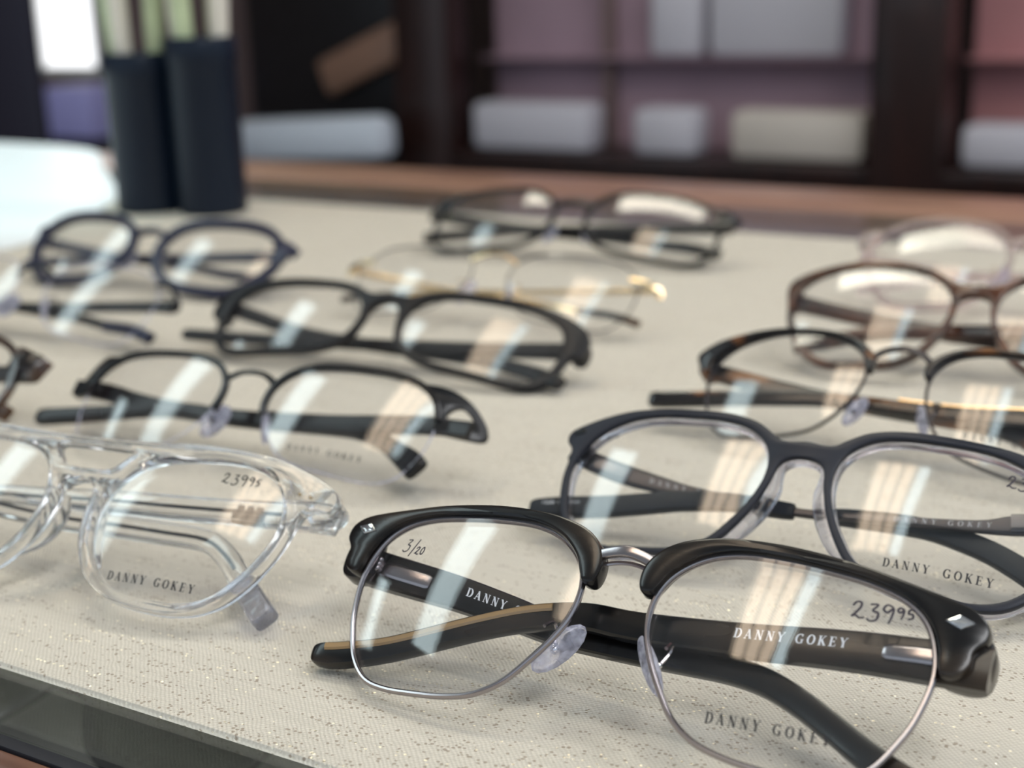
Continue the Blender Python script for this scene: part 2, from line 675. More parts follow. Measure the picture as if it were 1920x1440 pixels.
TN, TK = .07, .20
SER = lambda x, y, w=.17: [(x - w, y, TN), (x + w, y, TN)]
GLYPH = {
    'D': (.74, [[(.16, 0, TK), (.16, 1, TK)], SER(.14, .03), SER(.14, .97), [(.16, .97, TN), (.34, .97, TN)] + [(p[0], p[1], p[2]) for p in arc(.34, .5, .33, .47, 90, -90, TN, TK)] + [(.16, .03, TN)]]),
    'A': (.78, [[(.10, 0, TN), (.38, 1, TN)], [(.36, 1, TK), (.66, 0, TK)], [(.2, .33, TN), (.54, .33, TN)], SER(.10, .03, .12), SER(.66, .03, .15)]),
    'N': (.80, [[(.14, 0, TN), (.14, 1, TN)], [(.14, 1, TK), (.66, 0, TK)], [(.66, 0, TN), (.66, 1, TN)], SER(.14, .03, .13), SER(.66, .97, .13), [(0, .97, TN), (.2, .97, TN)]]),
    'Y': (.74, [[(.10, 1, TK), (.37, .46, TK)], [(.66, 1, TN), (.37, .46, TN)], [(.37, .5, TK), (.37, 0, TK)], SER(.37, .03, .16), SER(.10, .97, .13), SER(.66, .97, .11)]),
    'G': (.80, [arc(.40, .5, .33, .47, 48, 325, TN, TK), [(.64, .03, TK * .9), (.64, .42, TK * .9)], SER(.62, .42, .15), [(.62, .72, TN), (.66, .98, TN)]]),
    'O': (.80, [arc(.40, .5, .32, .47, 0, 360, TN, TK, 24)]),
    'K': (.78, [[(.16, 0, TK), (.16, 1, TK)], SER(.16, .03), SER(.16, .97), [(.62, 1, TN), (.2, .42, TN)], [(.32, .58, TK), (.66, 0, TK)], SER(.66, .03, .13), SER(.60, .97, .12)]),
    'E': (.68, [[(.16, 0, TK), (.16, 1, TK)], SER(.14, .03), SER(.14, .97), [(.16, .97, TN), (.58, .97, TN), (.58, .76, TN)], [(.16, .03, TN), (.60, .03, TN), (.60, .26, TN)], [(.16, .52, TN), (.46, .52, TN)], [(.46, .64, TN), (.46, .40, TN)]]),
    # plain lower-case strokes for the small maker's line
    'M': (.9, [[(.1, 0, .1), (.14, 1, .1), (.45, .15, .13), (.76, 1, .1), (.8, 0, .13)]]),
    'C': (.72, [arc(.40, .5, .32, .47, 50, 310, .08, .16)]),
    'a': (.55, [arc(.26, .28, .2, .27, 0, 360, .08, .12), [(.47, .56, .1), (.47, 0, .1)]]),
    'd': (.58, [arc(.26, .28, .2, .27, 0, 360, .08, .12), [(.47, 1, .1), (.47, 0, .1)]]),
    'e': (.52, [[(.08, .3, .07), (.44, .3, .07)], arc(.26, .28, .2, .27, 10, 320, .08, .12)]),
    'i': (.28, [[(.13, 0, .12), (.13, .55, .12)], [(.13, .75, .12), (.13, .87, .12)]]),
    'n': (.56, [[(.1, 0, .11), (.1, .55, .11)], [(.1, .4, .08), (.25, .55, .1), (.42, .45, .11), (.42, 0, .11)]]),
    'h': (.56, [[(.1, 0, .11), (.1, 1, .11)], [(.1, .4, .08), (.25, .55, .1), (.42, .45, .11), (.42, 0, .11)]]),
    ' ': (.5, []),
}


def ribbon(pts):
    """flat stroke of (x, y, width) -> 2D verts, faces"""
    vs, fs = [], []
    k = len(pts)
    for i in range(k):
        a, b = pts[max(i - 1, 0)], pts[min(i + 1, k - 1)]
        dx, dy = b[0] - a[0], b[1] - a[1]
        l = math.hypot(dx, dy) or 1
        nx, ny = -dy / l, dx / l
        h = pts[i][2] / 2
        vs += [(pts[i][0] + nx * h, pts[i][1] + ny * h), (pts[i][0] - nx * h, pts[i][1] - ny * h)]
    for i in range(k - 1):
        fs.append((2 * i, 2 * i + 1, 2 * i + 3, 2 * i + 2))
    return vs, fs


def text2d(s, gap=.42, slant=0):
    vs, fs, x = [], [], 0
    for ch in s:
        wd, strokes = GLYPH[ch]
        for st in strokes:
            v, f = ribbon(st)
            o = len(vs)
            vs += [(a + x + slant * b, b) for a, b in v]
            fs += [tuple(i + o for i in q) for q in f]
        x += wd + gap
    return vs, fs, x - gap


HAND = {
    '2': [(.02, .72), (.2, .98), (.42, .95), (.40, .66), (.12, .22), (.0, .1), (.18, .16), (.38, .02), (.62, .08)],
    '3': [(.12, .98), (.5, 1.0), (.26, .62), (.52, .5), (.46, .1), (.16, -.02), (-.02, .12)],
    '9': [(.50, .86), (.2, .98), (.02, .7), (.22, .52), (.50, .8), (.44, .3), (.30, -.14)],
    '5': [(.62, .98), (.2, .94), (.12, .58), (.42, .56), (.44, .18), (.05, .02)],
    '0': [(.3, .98), (.06, .6), (.12, .08), (.36, .04), (.5, .5), (.38, .92), (.28, .98)],
    '1': [(.22, 1.0), (.12, 0)],
    '/': [(.46, 1.25), (.05, -.25)],
}


def hand2d(spec, wd=.11):
    """spec of (char, x, y, scale)"""
    vs, fs = [], []
    for ch, x, y, sc in spec:
        p = catmull(HAND[ch], 5, closed=False)
        n = len(p)
        v, f = ribbon([(a * sc + x, b * sc + y, wd * (1.15 - .5 * abs(i / n - .45))) for i, (a, b) in enumerate(p)])
        o = len(vs)
        vs += v
        fs += [tuple(i + o for i in q) for q in f]
    return vs, fs


PRICE = [('2', 0, 0, 1), ('3', .75, -.08, 1), ('9', 1.5, 0, 1), ('9', 2.2, .28, .62), ('5', 2.66, .24, .62)]


# ------------------------------------------------------------------ eyeglasses
LIFT = 5.2          # the rims hang just clear of the cloth, the temple tips rest on it


def pose(bx, by, yaw, tilt, roll):
    y, t, r = (math.radians(a) for a in (yaw, tilt, roll))
    X = Vector((math.cos(y), math.sin(y), 0))
    Yh = Vector((-math.sin(y), math.cos(y), 0))
    Z = Vector((0, 0, 1))
    Y = Yh * math.cos(t) - Z * math.sin(t)
    U = Yh * math.sin(t) + Z * math.cos(t)
    X, U = X * math.cos(r) + U * math.sin(r), U * math.cos(r) - X * math.sin(r)
    m = Matrix((X, Y, U)).transposed().to_4x4()
    m.translation = Vector((bx * MM, by * MM, LIFT * MM))
    return m


def pose_tn(t, n, yaw, tilt=48, roll=0):
    p = T * t + N * n
    return pose(p.x, p.y, yaw, tilt, roll)


LENS_R = 130.0


class Specs:
    def __init__(s, mat, label, lens, name='eyeglasses', lens_mat='lens', group='eyeglasses laid out on the fabric tray', res=4):
        s.root = empty(name, label, 'glasses', mat, group)
        s.m = mat
        s.pts = lens
        s.c = ccw(catmull(lens, res))
        xs, zs = [p[0] for p in s.c], [p[1] for p in s.c]
        s.cx, s.cz = (min(xs) + max(xs)) / 2, (min(zs) + max(zs)) / 2
        s.rm = sum(math.hypot(x - s.cx, z - s.cz) for x, z in s.c) / len(s.c)
        s.lens_o = {}
        s.make_lens(lens_mat)

    def lens_y(s, x, z):
        """depth of the front lens surface at x, z (right-hand lens)"""
        x = abs(x)
        r2 = (x - s.cx) ** 2 + (z - s.cz) ** 2
        return bow(s.cx) + 2 * BOW * s.cx * (x - s.cx) + (r2 - s.rm ** 2) / (2 * LENS_R) + .3

    def make_lens(s, mat):
        k = len(s.c)
        rings = 7
        vs, fs = [], []
        for side, dy in ((0, 0.0), (1, 1.5)):
            st = len(vs)
            vs.append((s.cx, s.lens_y(s.cx, s.cz) + dy, s.cz))
            for q in range(1, rings + 1):
                f = q / rings
                for x, z in s.c:
                    X, Z = s.cx + (x - s.cx) * f, s.cz + (z - s.cz) * f
                    vs.append((X, s.lens_y(X, Z) + dy, Z))
            for i in range(k):
                j = (i + 1) % k
                t = [(st, st + 1 + i, st + 1 + j)]
                for q in range(rings - 1):
                    a = st + 1 + q * k
                    t.append((a + i, a + k + i, a + k + j, a + j))
                fs += t if side == 0 else [tuple(reversed(u)) for u in t]
        # bevelled edge with its own vertices
        st = len(vs)
        for dy in (0.0, 1.5):
            for x, z in s.c:
                vs.append((x, s.lens_y(x, z) + dy, z))
        for i in range(k):
            j = (i + 1) % k
            fs.append((st + i, st + k + i, st + k + j, st + j))
        v2, f2 = fix(vs, fs)
        s.lens_o[1] = mk('lens', v2, f2, mat, s.root, angle=60)
        s.lens_o[-1] = mk('lens', *fix(*mirror((v2, f2))), mat, s.root, angle=60)

    def part(s, name, vf, mat, parent=None, angle=35):
        return mk(name, vf[0], vf[1], mat, parent or s.root, angle=angle)

    def both(s, name, vf, mat, angle=35):
        return s.part(name, vf, mat, angle=angle), s.part(name, fix(*mirror(vf)), mat, angle=angle)

    def on_lens(s, name, v2f, side, x, z, height, mat, rot=0, xs=1.0, yoff=-.06):
        """flat lettering laid on the front face of a lens; x, z is its lower left corner"""
        v, f = v2f[0], v2f[1]
        c, q = math.cos(math.radians(rot)), math.sin(math.radians(rot))
        vs = []
        for a, b in v:
            a, b = a * height * xs, b * height
            X, Z = x + a * c - b * q, z + a * q + b * c
            vs.append((X, s.lens_y(X, Z) + yoff, Z))
        return mk(name, vs, f, mat, s.lens_o[side], smooth=False)

    def wz(s, p):
        return (s.m @ (Vector(p) * MM)).z / MM

    def temple(s, path, mat, name='temple', power=.4, res=4, seg=12, clampz=True):
        """path of (x, y, z, height, thickness); depth is eased forward where it would sink into the tray"""
        p = [list(a) for a in catmull(path, res, closed=False)]
        if clampz:
            inv = s.m.inverted()
            eye = cam_o.matrix_world.translation
            for a in p:
                need = (.36 * a[3] + .40 * a[4] + .1) * MM
                W = s.m @ (Vector(a[:3]) * MM)
                if W.z < need:                    # ease the tip up until it rests on the cloth
                    W = eye + (W - eye) * ((eye.z - need) / (eye.z - W.z))
                    a[:3] = list((inv @ W) / MM)
        s.last = p
        return s.part(name, sweep3([tuple(a) for a in p], seg, power), mat)

    def on_temple(s, temple, path, s2d, x0, dirx, height, mat, name='printed_lettering', dz=0.0, xs=1.0):
        """lettering on the inner (lens-side) face of a folded temple; path is the refined path"""
        P = sorted([(a[0], a[1] - a[4] / 2 - .06, a[2]) for a in path])

        def at(x):
            for a, b in zip(P, P[1:]):
                if a[0] <= x <= b[0]:
                    f = (x - a[0]) / max(b[0] - a[0], 1e-6)
                    return a[1] + (b[1] - a[1]) * f, a[2] + (b[2] - a[2]) * f
            return (P[0] if x < P[0][0] else P[-1])[1:]
        vs = []
        for a, b in s2d[0]:
            X = x0 + a * height * xs
            y, z = at(X)
            vs.append((X, y, z + dz + (b - .5) * height))
        return mk(name, vs, s2d[1], mat, temple, smooth=False)

    def nose_pads(s, x, z, ry=1.6, mat='pad', metal='gun', tiltx=28, ln=5.6, wd=2.6, back=4.5, rimx=None, rimz=None):
        for sg in (1, -1):
            rot = Matrix.Rotation(math.radians(-tiltx * sg), 3, 'Y') @ Matrix.Rotation(math.radians(35 * sg), 3, 'Z')
            pad = s.part('nose_pad', ellipsoid((sg * x, back, z), ry * .8, wd, ln, rot), mat)
            rx, rz = rimx or x + 3.2, rimz or z + 3
            arm = tube([(sg * rx, 1.2, rz), (sg * (rx - .3), 3.6, rz + 2.0), (sg * (rx - .8), 5.4, rz + 1.0), (sg * (x + 1.2), back + .6, z + .4)], .42, 6)
            s.part('pad_arm', arm, metal, pad)
            s.part('pad_screw', join(ellipsoid((sg * (x + 1.1), back + .3, z), 1.0, 1.0, 1.0), ellipsoid((sg * (x + 1.9), back - .5, z + .3), .62, .62, .62)), 'silver' if metal == 'gun' else metal, pad)

    def hinge(s, x, y, z, mat='gun', ln=5, h=3.0, sg=1):
        b = join(box(-ln / 2, ln / 2, -.7, .7, -h / 2, h / 2, .3), *[ellipsoid((-ln / 2, 0, q), .9, .9, .75) for q in (-h / 3, 0, h / 3)])
        v = [(x + sg * a, y + c, z + d) for a, c, d in b[0]]
        return s.part('hinge', fix(v, b[1]), mat)


def sym(half):
    """full closed outline from a right-hand half that starts and ends on the centre line"""
    return [tuple(p) for p in half] + [(-x, z) for x, z in half[-2:0:-1]]


def mir2(p):
    return [(-x, z) for x, z in p][::-1]


# ================================================================== the room
def rb(name, parts, mat, parent=None, smooth=False, at=None):
    """boxes given in room axes (t, n, z) joined into one mesh"""
    vf = join(*parts)
    o = mk(name, vf[0], vf[1], mat, parent, smooth=smooth)
    if parent is None:
        o.matrix_world = ROOM
    return o


def rempty(name, label, cat, t=0, n=0, z=0, group=None, rz=0):
    m = ROOM @ Matrix.Translation(Vector((t, n, z)) * MM) @ Matrix.Rotation(math.radians(rz), 4, 'Z')
    return empty(name, label, cat, m, group)


FLOOR = -950
tag(rb('floor', [box(-4200, 2200, -2600, 2960, FLOOR - 60, FLOOR)], 'floor'), kind='structure')
tag(rb('ceiling', [box(-4200, 2200, -2600, 2960, 2000, 2060)], 'ceiling'), kind='structure')
tag(rb('wall_left', [box(-4260, -4200, -2600, 2960, FLOOR, 2000)], 'wall'), kind='structure')
# back wall with an opening for the tall window
W0, W1, WZ0, WZ1 = -3345, -3070, -95, 1500
tag(rb('wall_back', [box(-4200, W0, 2900, 2960, FLOOR, 2000), box(W1, 2200, 2900, 2960, FLOOR, 2000),
                     box(W0, W1, 2900, 2960, FLOOR, WZ0), box(W0, W1, 2900, 2960, WZ1, 2000)], 'wall'), kind='structure')
win = tag(rb('window_1', [box(W0, W0 + 18, 2890, 2950, WZ0, WZ1), box(W1 - 18, W1, 2890, 2950, WZ0, WZ1),
                          box(W0, W1, 2890, 2950, WZ0, WZ0 + 18), box(W0, W1, 2890, 2950, WZ1 - 18, WZ1)], 'enamel'), kind='structure')
mk('window_pane', *box(W0 + 18, W1 - 18, 2930, 2936, WZ0 + 18, WZ1 - 18), 'window_glow', win, smooth=False)
tag(rb('baseboard_back', [box(-4200, 2200, 2884, 2900, FLOOR, FLOOR + 110)], 'mahogany'), kind='structure')

# ------------------------------------------------------------------ ceiling lights and added fill panels
def troffer(label, cx, cy, ang, ln, wd, tubes=None, panel=None):
    m = Matrix.Translation(Vector((cx, cy, 2000)) * MM) @ Matrix.Rotation(ang, 4, 'Z')
    r = empty('ceiling_light', label, 'light', m, 'ceiling light fixtures')
    w2, l2 = wd / 2, ln / 2
    mk('housing', *join(box(-w2 - 14, w2 + 14, -l2 - 14, l2 + 14, -6, -1),
                        box(-w2 - 14, -w2, -l2 - 14, l2 + 14, -46, -6), box(w2, w2 + 14, -l2 - 14, l2 + 14, -46, -6),
                        box(-w2, w2, -l2 - 14, -l2, -46, -6), box(-w2, w2, l2, l2 + 14, -46, -6)), 'enamel', r, smooth=False)
    if panel:
        mk('diffuser', *box(-w2 + 2, w2 - 2, -l2 + 2, l2 - 2, -40, -36), panel, r, smooth=False)
    for x, rad, mat in tubes or []:
        mk('tube', *sweep3([(x, -l2 + 12, -26, 2 * rad, 2 * rad), (x, l2 - 12, -26, 2 * rad, 2 * rad)], 10, 1.0, Vector((0, 0, 1))), mat, r)
    return r


troffer('ceiling fixture over the tray with three warm tubes and one cool tube', -568, 186, -math.atan2(.60, .80), 900, 420,
        [(-152, 36, 'tube_warm'), (-50, 38, 'tube_warm'), (52, 34, 'tube_warm'), (154, 36, 'tube_cool')])
troffer('cool white ceiling panel left of the tray, nearer of two', -1950, 800, -math.atan2(.83, .56), 1450, 400, panel='cool_panel')
troffer('cool white ceiling panel far left of the tray', -3250, 1500, -math.atan2(.83, .56), 1000, 290, panel='cool_panel')

troffer('warm white ceiling panel above the far side of the counter', -130, 1060, -math.atan2(.8526, -.5225), 1150, 340, panel='warm_panel')

troffer('added neutral white fill light behind the camera, right of the tray', 700, -1000, -AR, 1200, 600, panel='fill_panel')  # unseen fill lamp, added to light the tray from above
troffer('added neutral white fill light over the right end of the counter', 1500, 600, -AR, 1200, 600, panel='fill_panel')  # second added fill lamp, kept out of the lens reflections

# ------------------------------------------------------------------ the counter and the tray on it
cnt = rempty('display_counter', 'wooden display counter with a glass top framed in brown wood', 'counter')
C0, C1 = -1500, 900
mk('front_rail', *box(C0, C1, 120, 160.8, -44, -2.4, 1.5), 'wood', cnt)
mk('back_rail', *box(C0, C1, 823, 911, -60, -2.3, 3), 'wood_back', cnt)
mk('gasket', *box(C0, C1, 161, 164.4, -20, -2.3, .5), 'gasket', cnt)
mk('glass_top', *box(C0, C1, 164.6, 822.6, -8.2, -2.2), 'glass', cnt, smooth=False)
mk('reflection_board', *box(C0, C1, 700, 822, -22, -12), 'glass_reflection', cnt, smooth=False)  # grey board added in place of the reflection in the glass
mk('shelf', *box(C0, C1, 160, 780, -84, -76), 'case', cnt, smooth=False)
mk('case_fill_bar', *box(C0 + 60, C1 - 60, 165, 168, -42, -22, 1), 'case_fill', cnt)  # unseen glowing bar, added to brighten the shelf below the glass
mk('case_body', *join(box(C0, C1, 130, 150, FLOOR, -44), box(C0, C1, 860, 890, FLOOR, -60), box(C0, C0 + 30, 150, 850, FLOOR, -44),
                      box(C1 - 30, C1, 150, 850, FLOOR, -44), box(C0 + 30, C1 - 30, 150, 850, FLOOR + 60, FLOOR + 90)), 'mahogany', cnt, smooth=False)

tray = mk('fabric_tray', *box(-1420, 560, 182.7, 728.5, -2, 0, .8), 'cloth')
tray.matrix_world = ROOM
tag(tray, 'cream canvas display pad with glinting threads lying on the glass counter', 'display pad')

# ================================================================== eyeglasses
GOK = 'DANNY GOKEY'
LENS_A = [(59.5, 27), (57.8, 34), (54, 38.3), (48, 40.7), (40, 41.8), (30, 42.3), (22, 42), (15.5, 40), (10.5, 36), (8.2, 31), (8.3, 25), (10.5, 19.5), (14, 14),
          (18, 9), (23, 5.8), (29, 4.3), (36, 3.7), (43, 3.6), (48.5, 4.8), (53, 8.5), (56, 13.5), (58.2, 19)]
LENS_B = [(59.2, 23), (58.3, 28.5), (56, 33), (52, 37), (46, 40), (39, 41.4), (30, 41.7), (22, 41.5), (15.5, 40), (10.5, 36.4), (8.2, 31.5), (8.3, 25.5), (10.6, 19),
          (13.8, 13.5), (17.5, 8.8), (22.5, 6), (28.5, 4.8), (36, 4.2), (43, 3.7), (49, 5.2), (53.8, 9), (57, 14.5)]
LENS_C = [(54.4, 22.3), (54.8, 27.2), (53.8, 32.2), (50.9, 36.3), (46.7, 39), (42, 40.2), (37.6, 40.5), (33.6, 40.3), (29.8, 39.9), (26.1, 39.4), (22.2, 38.7), (18, 37.4),
          (13.9, 35.1), (10.7, 31.7), (8.8, 27.2), (8.4, 22.3), (9.3, 17.6), (11.1, 13.2), (13.9, 9.4), (17.4, 6.5), (21.5, 4.7), (25.7, 3.9), (29.7, 3.6), (33.7, 3.5),
          (37.7, 3.7), (41.8, 4.8), (45.5, 7), (48.4, 10.2), (50.9, 13.9), (52.9, 17.9)]
LENS_D = [(63.4, 21.7), (63, 27.5), (60, 33), (54, 36.8), (46, 38.3), (37, 38.5), (28, 38.2), (20, 37.2), (13.5, 34.5), (9.3, 29.5), (8.7, 23), (11.5, 16.3), (16, 11),
          (21.5, 7), (28, 5.2), (36, 4.6), (45, 3.8), (52.5, 4.2), (57.8, 7), (61, 12), (62.8, 17)]
LENS_E = [(58, 23.4), (57.2, 28.3), (54.5, 32.8), (50, 36.5), (44, 39.3), (37, 41), (29, 41.3), (21.5, 40.6), (15, 38.3), (11, 34.2), (9.6, 28.8), (10.4, 23.4),
          (12.6, 18.3), (15.8, 13.4), (20, 9.3), (25.5, 6.9), (32, 5.2), (39, 4), (46, 4), (51, 6.8), (54.6, 12), (57, 18)]
LENS_G = [(71, 20), (69.5, 26.5), (65, 31), (57, 33.6), (47, 34.6), (36, 34.8), (25, 34.4), (16, 32), (10.5, 27), (9.2, 20.5), (11.5, 14), (16.5, 9.5), (24, 6.8),
          (34, 5.6), (45, 4.8), (56, 3.8), (64, 5), (68.5, 9), (70.5, 14)]
LENS_H = [(62.6, 24.7), (62.9, 30.5), (60.8, 36), (56.6, 40), (51.5, 42.5), (46.5, 43.8), (42, 44.6), (37.6, 45), (33.4, 44.9), (29.1, 44.5), (24.5, 43.8), (19.3, 42.7),
          (14.1, 40.3), (9.8, 36.2), (7.7, 30.6), (8.1, 24.7), (10.1, 19.3), (12.8, 14.6), (15.9, 10.4), (19.6, 7.1), (24.1, 5), (28.8, 4.2), (33.3, 4), (37.7, 3.7),
          (42.4, 3.5), (47.3, 4.2), (51.9, 6.5), (55.6, 10.1), (58.4, 14.5), (60.8, 19.3)]


def wire_rims(s, r, mat, name='rim'):
    prof = circ(r, 10, .9, r * 1.25)
    v = ring(s.c, [(d + r * .6, y) for d, y in prof])
    s.both(name, v, mat)


# ---- front pair: dark browline with gunmetal wires
a = Specs(pose(7.59, 232.61, -32.53, 48.61, 2.88), 'dark horn browline eyeglasses with silver diamond rivets, frontmost on the tray', LENS_A, res=5)
wire_rims(a, .62, 'gun')
BR = catmull([(4.2, 33.2), (4.4, 36.5), (6.2, 39.6), (9.5, 42.2), (14, 43.9), (20, 45), (28, 45.4), (36, 45.1), (45, 44.1), (53, 42.6), (60, 41.2), (64.5, 39.9),
              (67.2, 37.8), (67.6, 34.8), (65.8, 32.2), (65.6, 29.6), (64, 27.3), (61.2, 26.9), (60.3, 28.5), (59.8, 31.5), (57.6, 36), (53, 39.6), (46, 41.6), (38, 42.4),
              (30, 42.8), (22, 42.5), (15.3, 40.4), (10.6, 36.6), (8.5, 33), (7.4, 31.3), (5.2, 31.2)], 4)
for b in a.both('brow_bar', slab(BR, [], -1.3, 2.9, .75), 'brow_a'):
    pass
END_A = catmull([(59.8, 28.2), (61, 34), (62.5, 38.4), (66, 38), (68.4, 35), (68.8, 31), (67.6, 27.6), (63.5, 26.8)], 4)
a.both('endpiece', slab(END_A, [], 2.2, 7.2, .7), 'brow_a')
RV = [(60.2, 36.6), (62.4, 38.2), (65.2, 37.2), (63.0, 35.6)]
RVL = []
for i in range(4):
    p, q = RV[i], RV[(i + 1) % 4]
    RVL += [(p[0] + (q[0] - p[0]) * f, p[1] + (q[1] - p[1]) * f) for f in (0, .1, .5, .9)]
a.both('rivet', slab(RVL, [], -1.75, -1.1, .35), 'silver')
a.part('bridge', join(sweep3(catmull([(-7.5, 0, 36.6, 2.2, 1.4), (-4, -.5, 38.0, 2.2, 1.4), (0, -.9, 38.7, 2.3, 1.4), (4, -.5, 38.0, 2.2, 1.4), (7.5, 0, 36.6, 2.2, 1.4)], 4, False), 12, .5),
                      tube([(-7, 1.3, 35.3), (-3.5, 1.4, 36.8), (0, 1.4, 37.3), (3.5, 1.4, 36.8), (7, 1.3, 35.3)], .45, 8)), 'gun')
a.nose_pads(9.6, 18.6, tiltx=36, ln=6.6, wd=2.9, back=3.9)
tr_ = a.temple([(68.5, 7.5, 30.4, 8, 3.6), (60, 7.6, 30.4, 8, 3.6), (44, 8, 30.0, 7.4, 3.4), (24.5, 8, 28.4, 6.6, 3.3), (3.4, 8, 27.2, 6.0, 3.3), (-8.5, 8, 27.4, 5.6, 3.4),
                (-19.7, 8, 25.2, 5.3, 3.5), (-30.6, 7.5, 20.8, 5.0, 3.6), (-47.5, 7, 12.8, 5.0, 3.6), (-58, 6.8, 9.4, 5.4, 3.6), (-62.5, 6.6, 8.5, 5.0, 3.4), (-64.4, 6.5, 8.3, 3.8, 2.8), (-65.2, 6.5, 8.2, 1.8, 1.4)], 'brow_a', res=5)
pr = a.last
t2 = text2d(GOK, .32)
a.on_temple(tr_, pr, t2, 22.6, 1, 1.9, 'print_white', dz=.8, xs=.97)
# amber core showing along the upper edge towards the tip
inl = [(p[0], p[1] - .4, p[2] + p[3] * .47, 1.7, .9) for p in pr if -62.5 < p[0] < -14]
a.part('amber_inlay', sweep3([(x, y - 1.1, z - 1.15, 1.7, 1.5) for x, y, z, h, t in inl], 8, .8), 'inlay', tr_)
a.part('hinge_plate', sweep3([(61.5, 5.5, 30.6, 3.0, 1.0), (57, 5.6, 30.5, 3.0, 1.2), (51, 5.9, 30.3, 2.9, 1.1), (50.2, 6, 30.3, 2.2, .8)], 12, .6), 'gun', tr_)
tl_ = a.temple([(-66, 9, 31.0, 8, 3.6), (-57, 10, 30.2, 8, 3.6), (-41, 11, 28.9, 7.4, 3.4), (-27.5, 12, 27.2, 6.8, 3.3), (-14.5, 12.5, 25.2, 6.2, 3.3), (3, 12.5, 24.4, 5.8, 3.4), (13, 12.5, 24.2, 5.5, 3.4),
                (22, 12.2, 23.8, 5.2, 3.5), (29.5, 11.6, 22.4, 5.1, 3.5), (36.5, 10.8, 19.6, 5.0, 3.6), (44, 9.6, 15.6, 5.0, 3.6), (52.2, 8, 11, 5.2, 3.6), (60, 6.5, 7.6, 5, 3.2), (62, 6.2, 6.8, 3, 2)], 'brow_a', res=5)
a.on_temple(tl_, a.last, t2, -37.2, 1, 1.9, 'print_white', dz=.6, xs=.97)
a.part('hinge_plate', sweep3([(-60, 8.4, 30.4, 3.0, 1.0), (-55, 8.3, 30.1, 3.4, 1.2), (-47, 9, 29.4, 3.2, 1.1), (-46.2, 9.1, 29.3, 2.4, .8)], 12, .6), 'gun', tl_)
a.hinge(62.5, 6.2, 30.6, 'gun', 4)
a.hinge(-61.5, 7.6, 31, 'gun', 4, sg=-1)
a.on_lens('printed_lettering', text2d(GOK, .36), 1, 24.4, 8.9, 2.0, 'print_dark', rot=2.5, xs=.93)
a.on_lens('marker_price', hand2d(PRICE, .12), 1, 44.6, 33.7, 3.3, 'ink', rot=8, xs=1.05)
a.on_lens('marker_date', hand2d([('3', 0, .1, 1), ('/', .75, 0, 1), ('2', 1.25, 0, .62), ('0', 1.72, .06, .62)], .1), -1, -51.6, 32.4, 2.9, 'ink', rot=-4)

# ---- dark slate pair with clear backing
b = Specs(pose(56.43, 299.49, -29.78, 49.22, 1.14), 'matte dark slate eyeglasses with clear inner layer, directly behind the frontmost browline pair', LENS_B, res=5)
HB = [(0, 33.2), (2.8, 32.8), (4.8, 31.5), (5.8, 29.5), (6.6, 25.5), (8.6, 19.2), (11.7, 13.2), (15.6, 8.0), (20.8, 4.8), (28, 3.2), (36, 2.5), (43, 2), (49.8, 3.3), (55.2, 7.5),
      (58.8, 13.5), (60.8, 21), (61, 28), (61.6, 30.6), (63.3, 32.4), (63.2, 35.1), (60, 37.4), (54, 40.2), (47, 42.4), (39, 43.4), (30, 43.8), (21, 43.5), (14, 42.0), (9.5, 39.4), (6.8, 37.5), (4, 37.1), (0, 37.6)]
OB = catmull(sym(HB), 4)
b.part('frame_front', slab(OB, [b.c, mir2(b.c)], -.9, 1.1, .45), 'navy')
HB2 = [(0, 32.7), (2.6, 32.2), (4.2, 30.8), (4.3, 28.0), (4.0, 24.5), (5.6, 18.5), (9.2, 12.6), (13.6, 8.6), (19.5, 5.2), (27.5, 2.8), (36, 2.1), (43, 1.6)] + HB[12:]
b.part('clear_backing', slab(catmull(sym(HB2), 4), [catmull([(x + (x - b.cx) * -.025, z + (z - b.cz) * -.025) for x, z in LENS_B], 4), mir2(catmull([(x + (x - b.cx) * -.025, z + (z - b.cz) * -.025) for x, z in LENS_B], 4))], 1.15, 3.6, .6), 'clear_lilac')
for sg in (1, -1):
    rv = [(sg * x, z) for x, z in ((58.6, 35.0), (59.5, 36.3), (62.2, 35.4), (61.4, 34.1))]
    rr = []
    for i in range(4):
        p, q = rv[i], rv[(i + 1) % 4]
        rr += [(p[0] + (q[0] - p[0]) * f, p[1] + (q[1] - p[1]) * f) for f in (0, .12, .5, .88)]
    b.part('rivet', slab(rr, [], -1.25, -.7, .25), 'black')
b.both('endpiece', slab(catmull([(58, 29.5), (59, 35), (62.6, 35.6), (63.4, 32.6), (62, 29.6)], 4), [], 3.2, 7.0, .6), 'gun_dark')
# metal front part of the temple, rubber rear part
tl_ = b.temple([(-63, 8, 31.4, 4.6, 1.6), (-58, 9, 30.2, 5.2, 1.6), (-49, 10, 28.2, 5.4, 1.5), (-38, 11, 26.9, 4.6, 1.4), (-28, 11.5, 26.3, 2.8, 1.3), (-10, 12, 25.6, 2.6, 1.3), (-1, 12, 25.0, 2.2, 1.3),
                (11, 12, 25.2, 2.2, 1.3)], 'gun_dark', res=4)
b.on_temple(tl_, b.last, text2d(GOK, .62), -40.5, 1, 1.35, 'print_grey', dz=.2, xs=1.15)
b.part('temple_sleeve', sweep3(catmull([(7, 12, 25.2, 3.8, 2.8), (11, 12, 25.4, 4.2, 3), (20, 12, 25.6, 4.6, 3), (29, 11.5, 25.0, 4.8, 3), (36, 11, 23.4, 5.0, 3), (44, 10, 20.6, 5.2, 3), (51, 8.6, 16.8, 5.4, 3),
                                        (58, 7.2, 12.5, 5.6, 3), (64, 6, 9.6, 5, 2.6), (65.5, 5.8, 9, 3, 1.6)], 4, False), 12, .4), 'navy_rub')
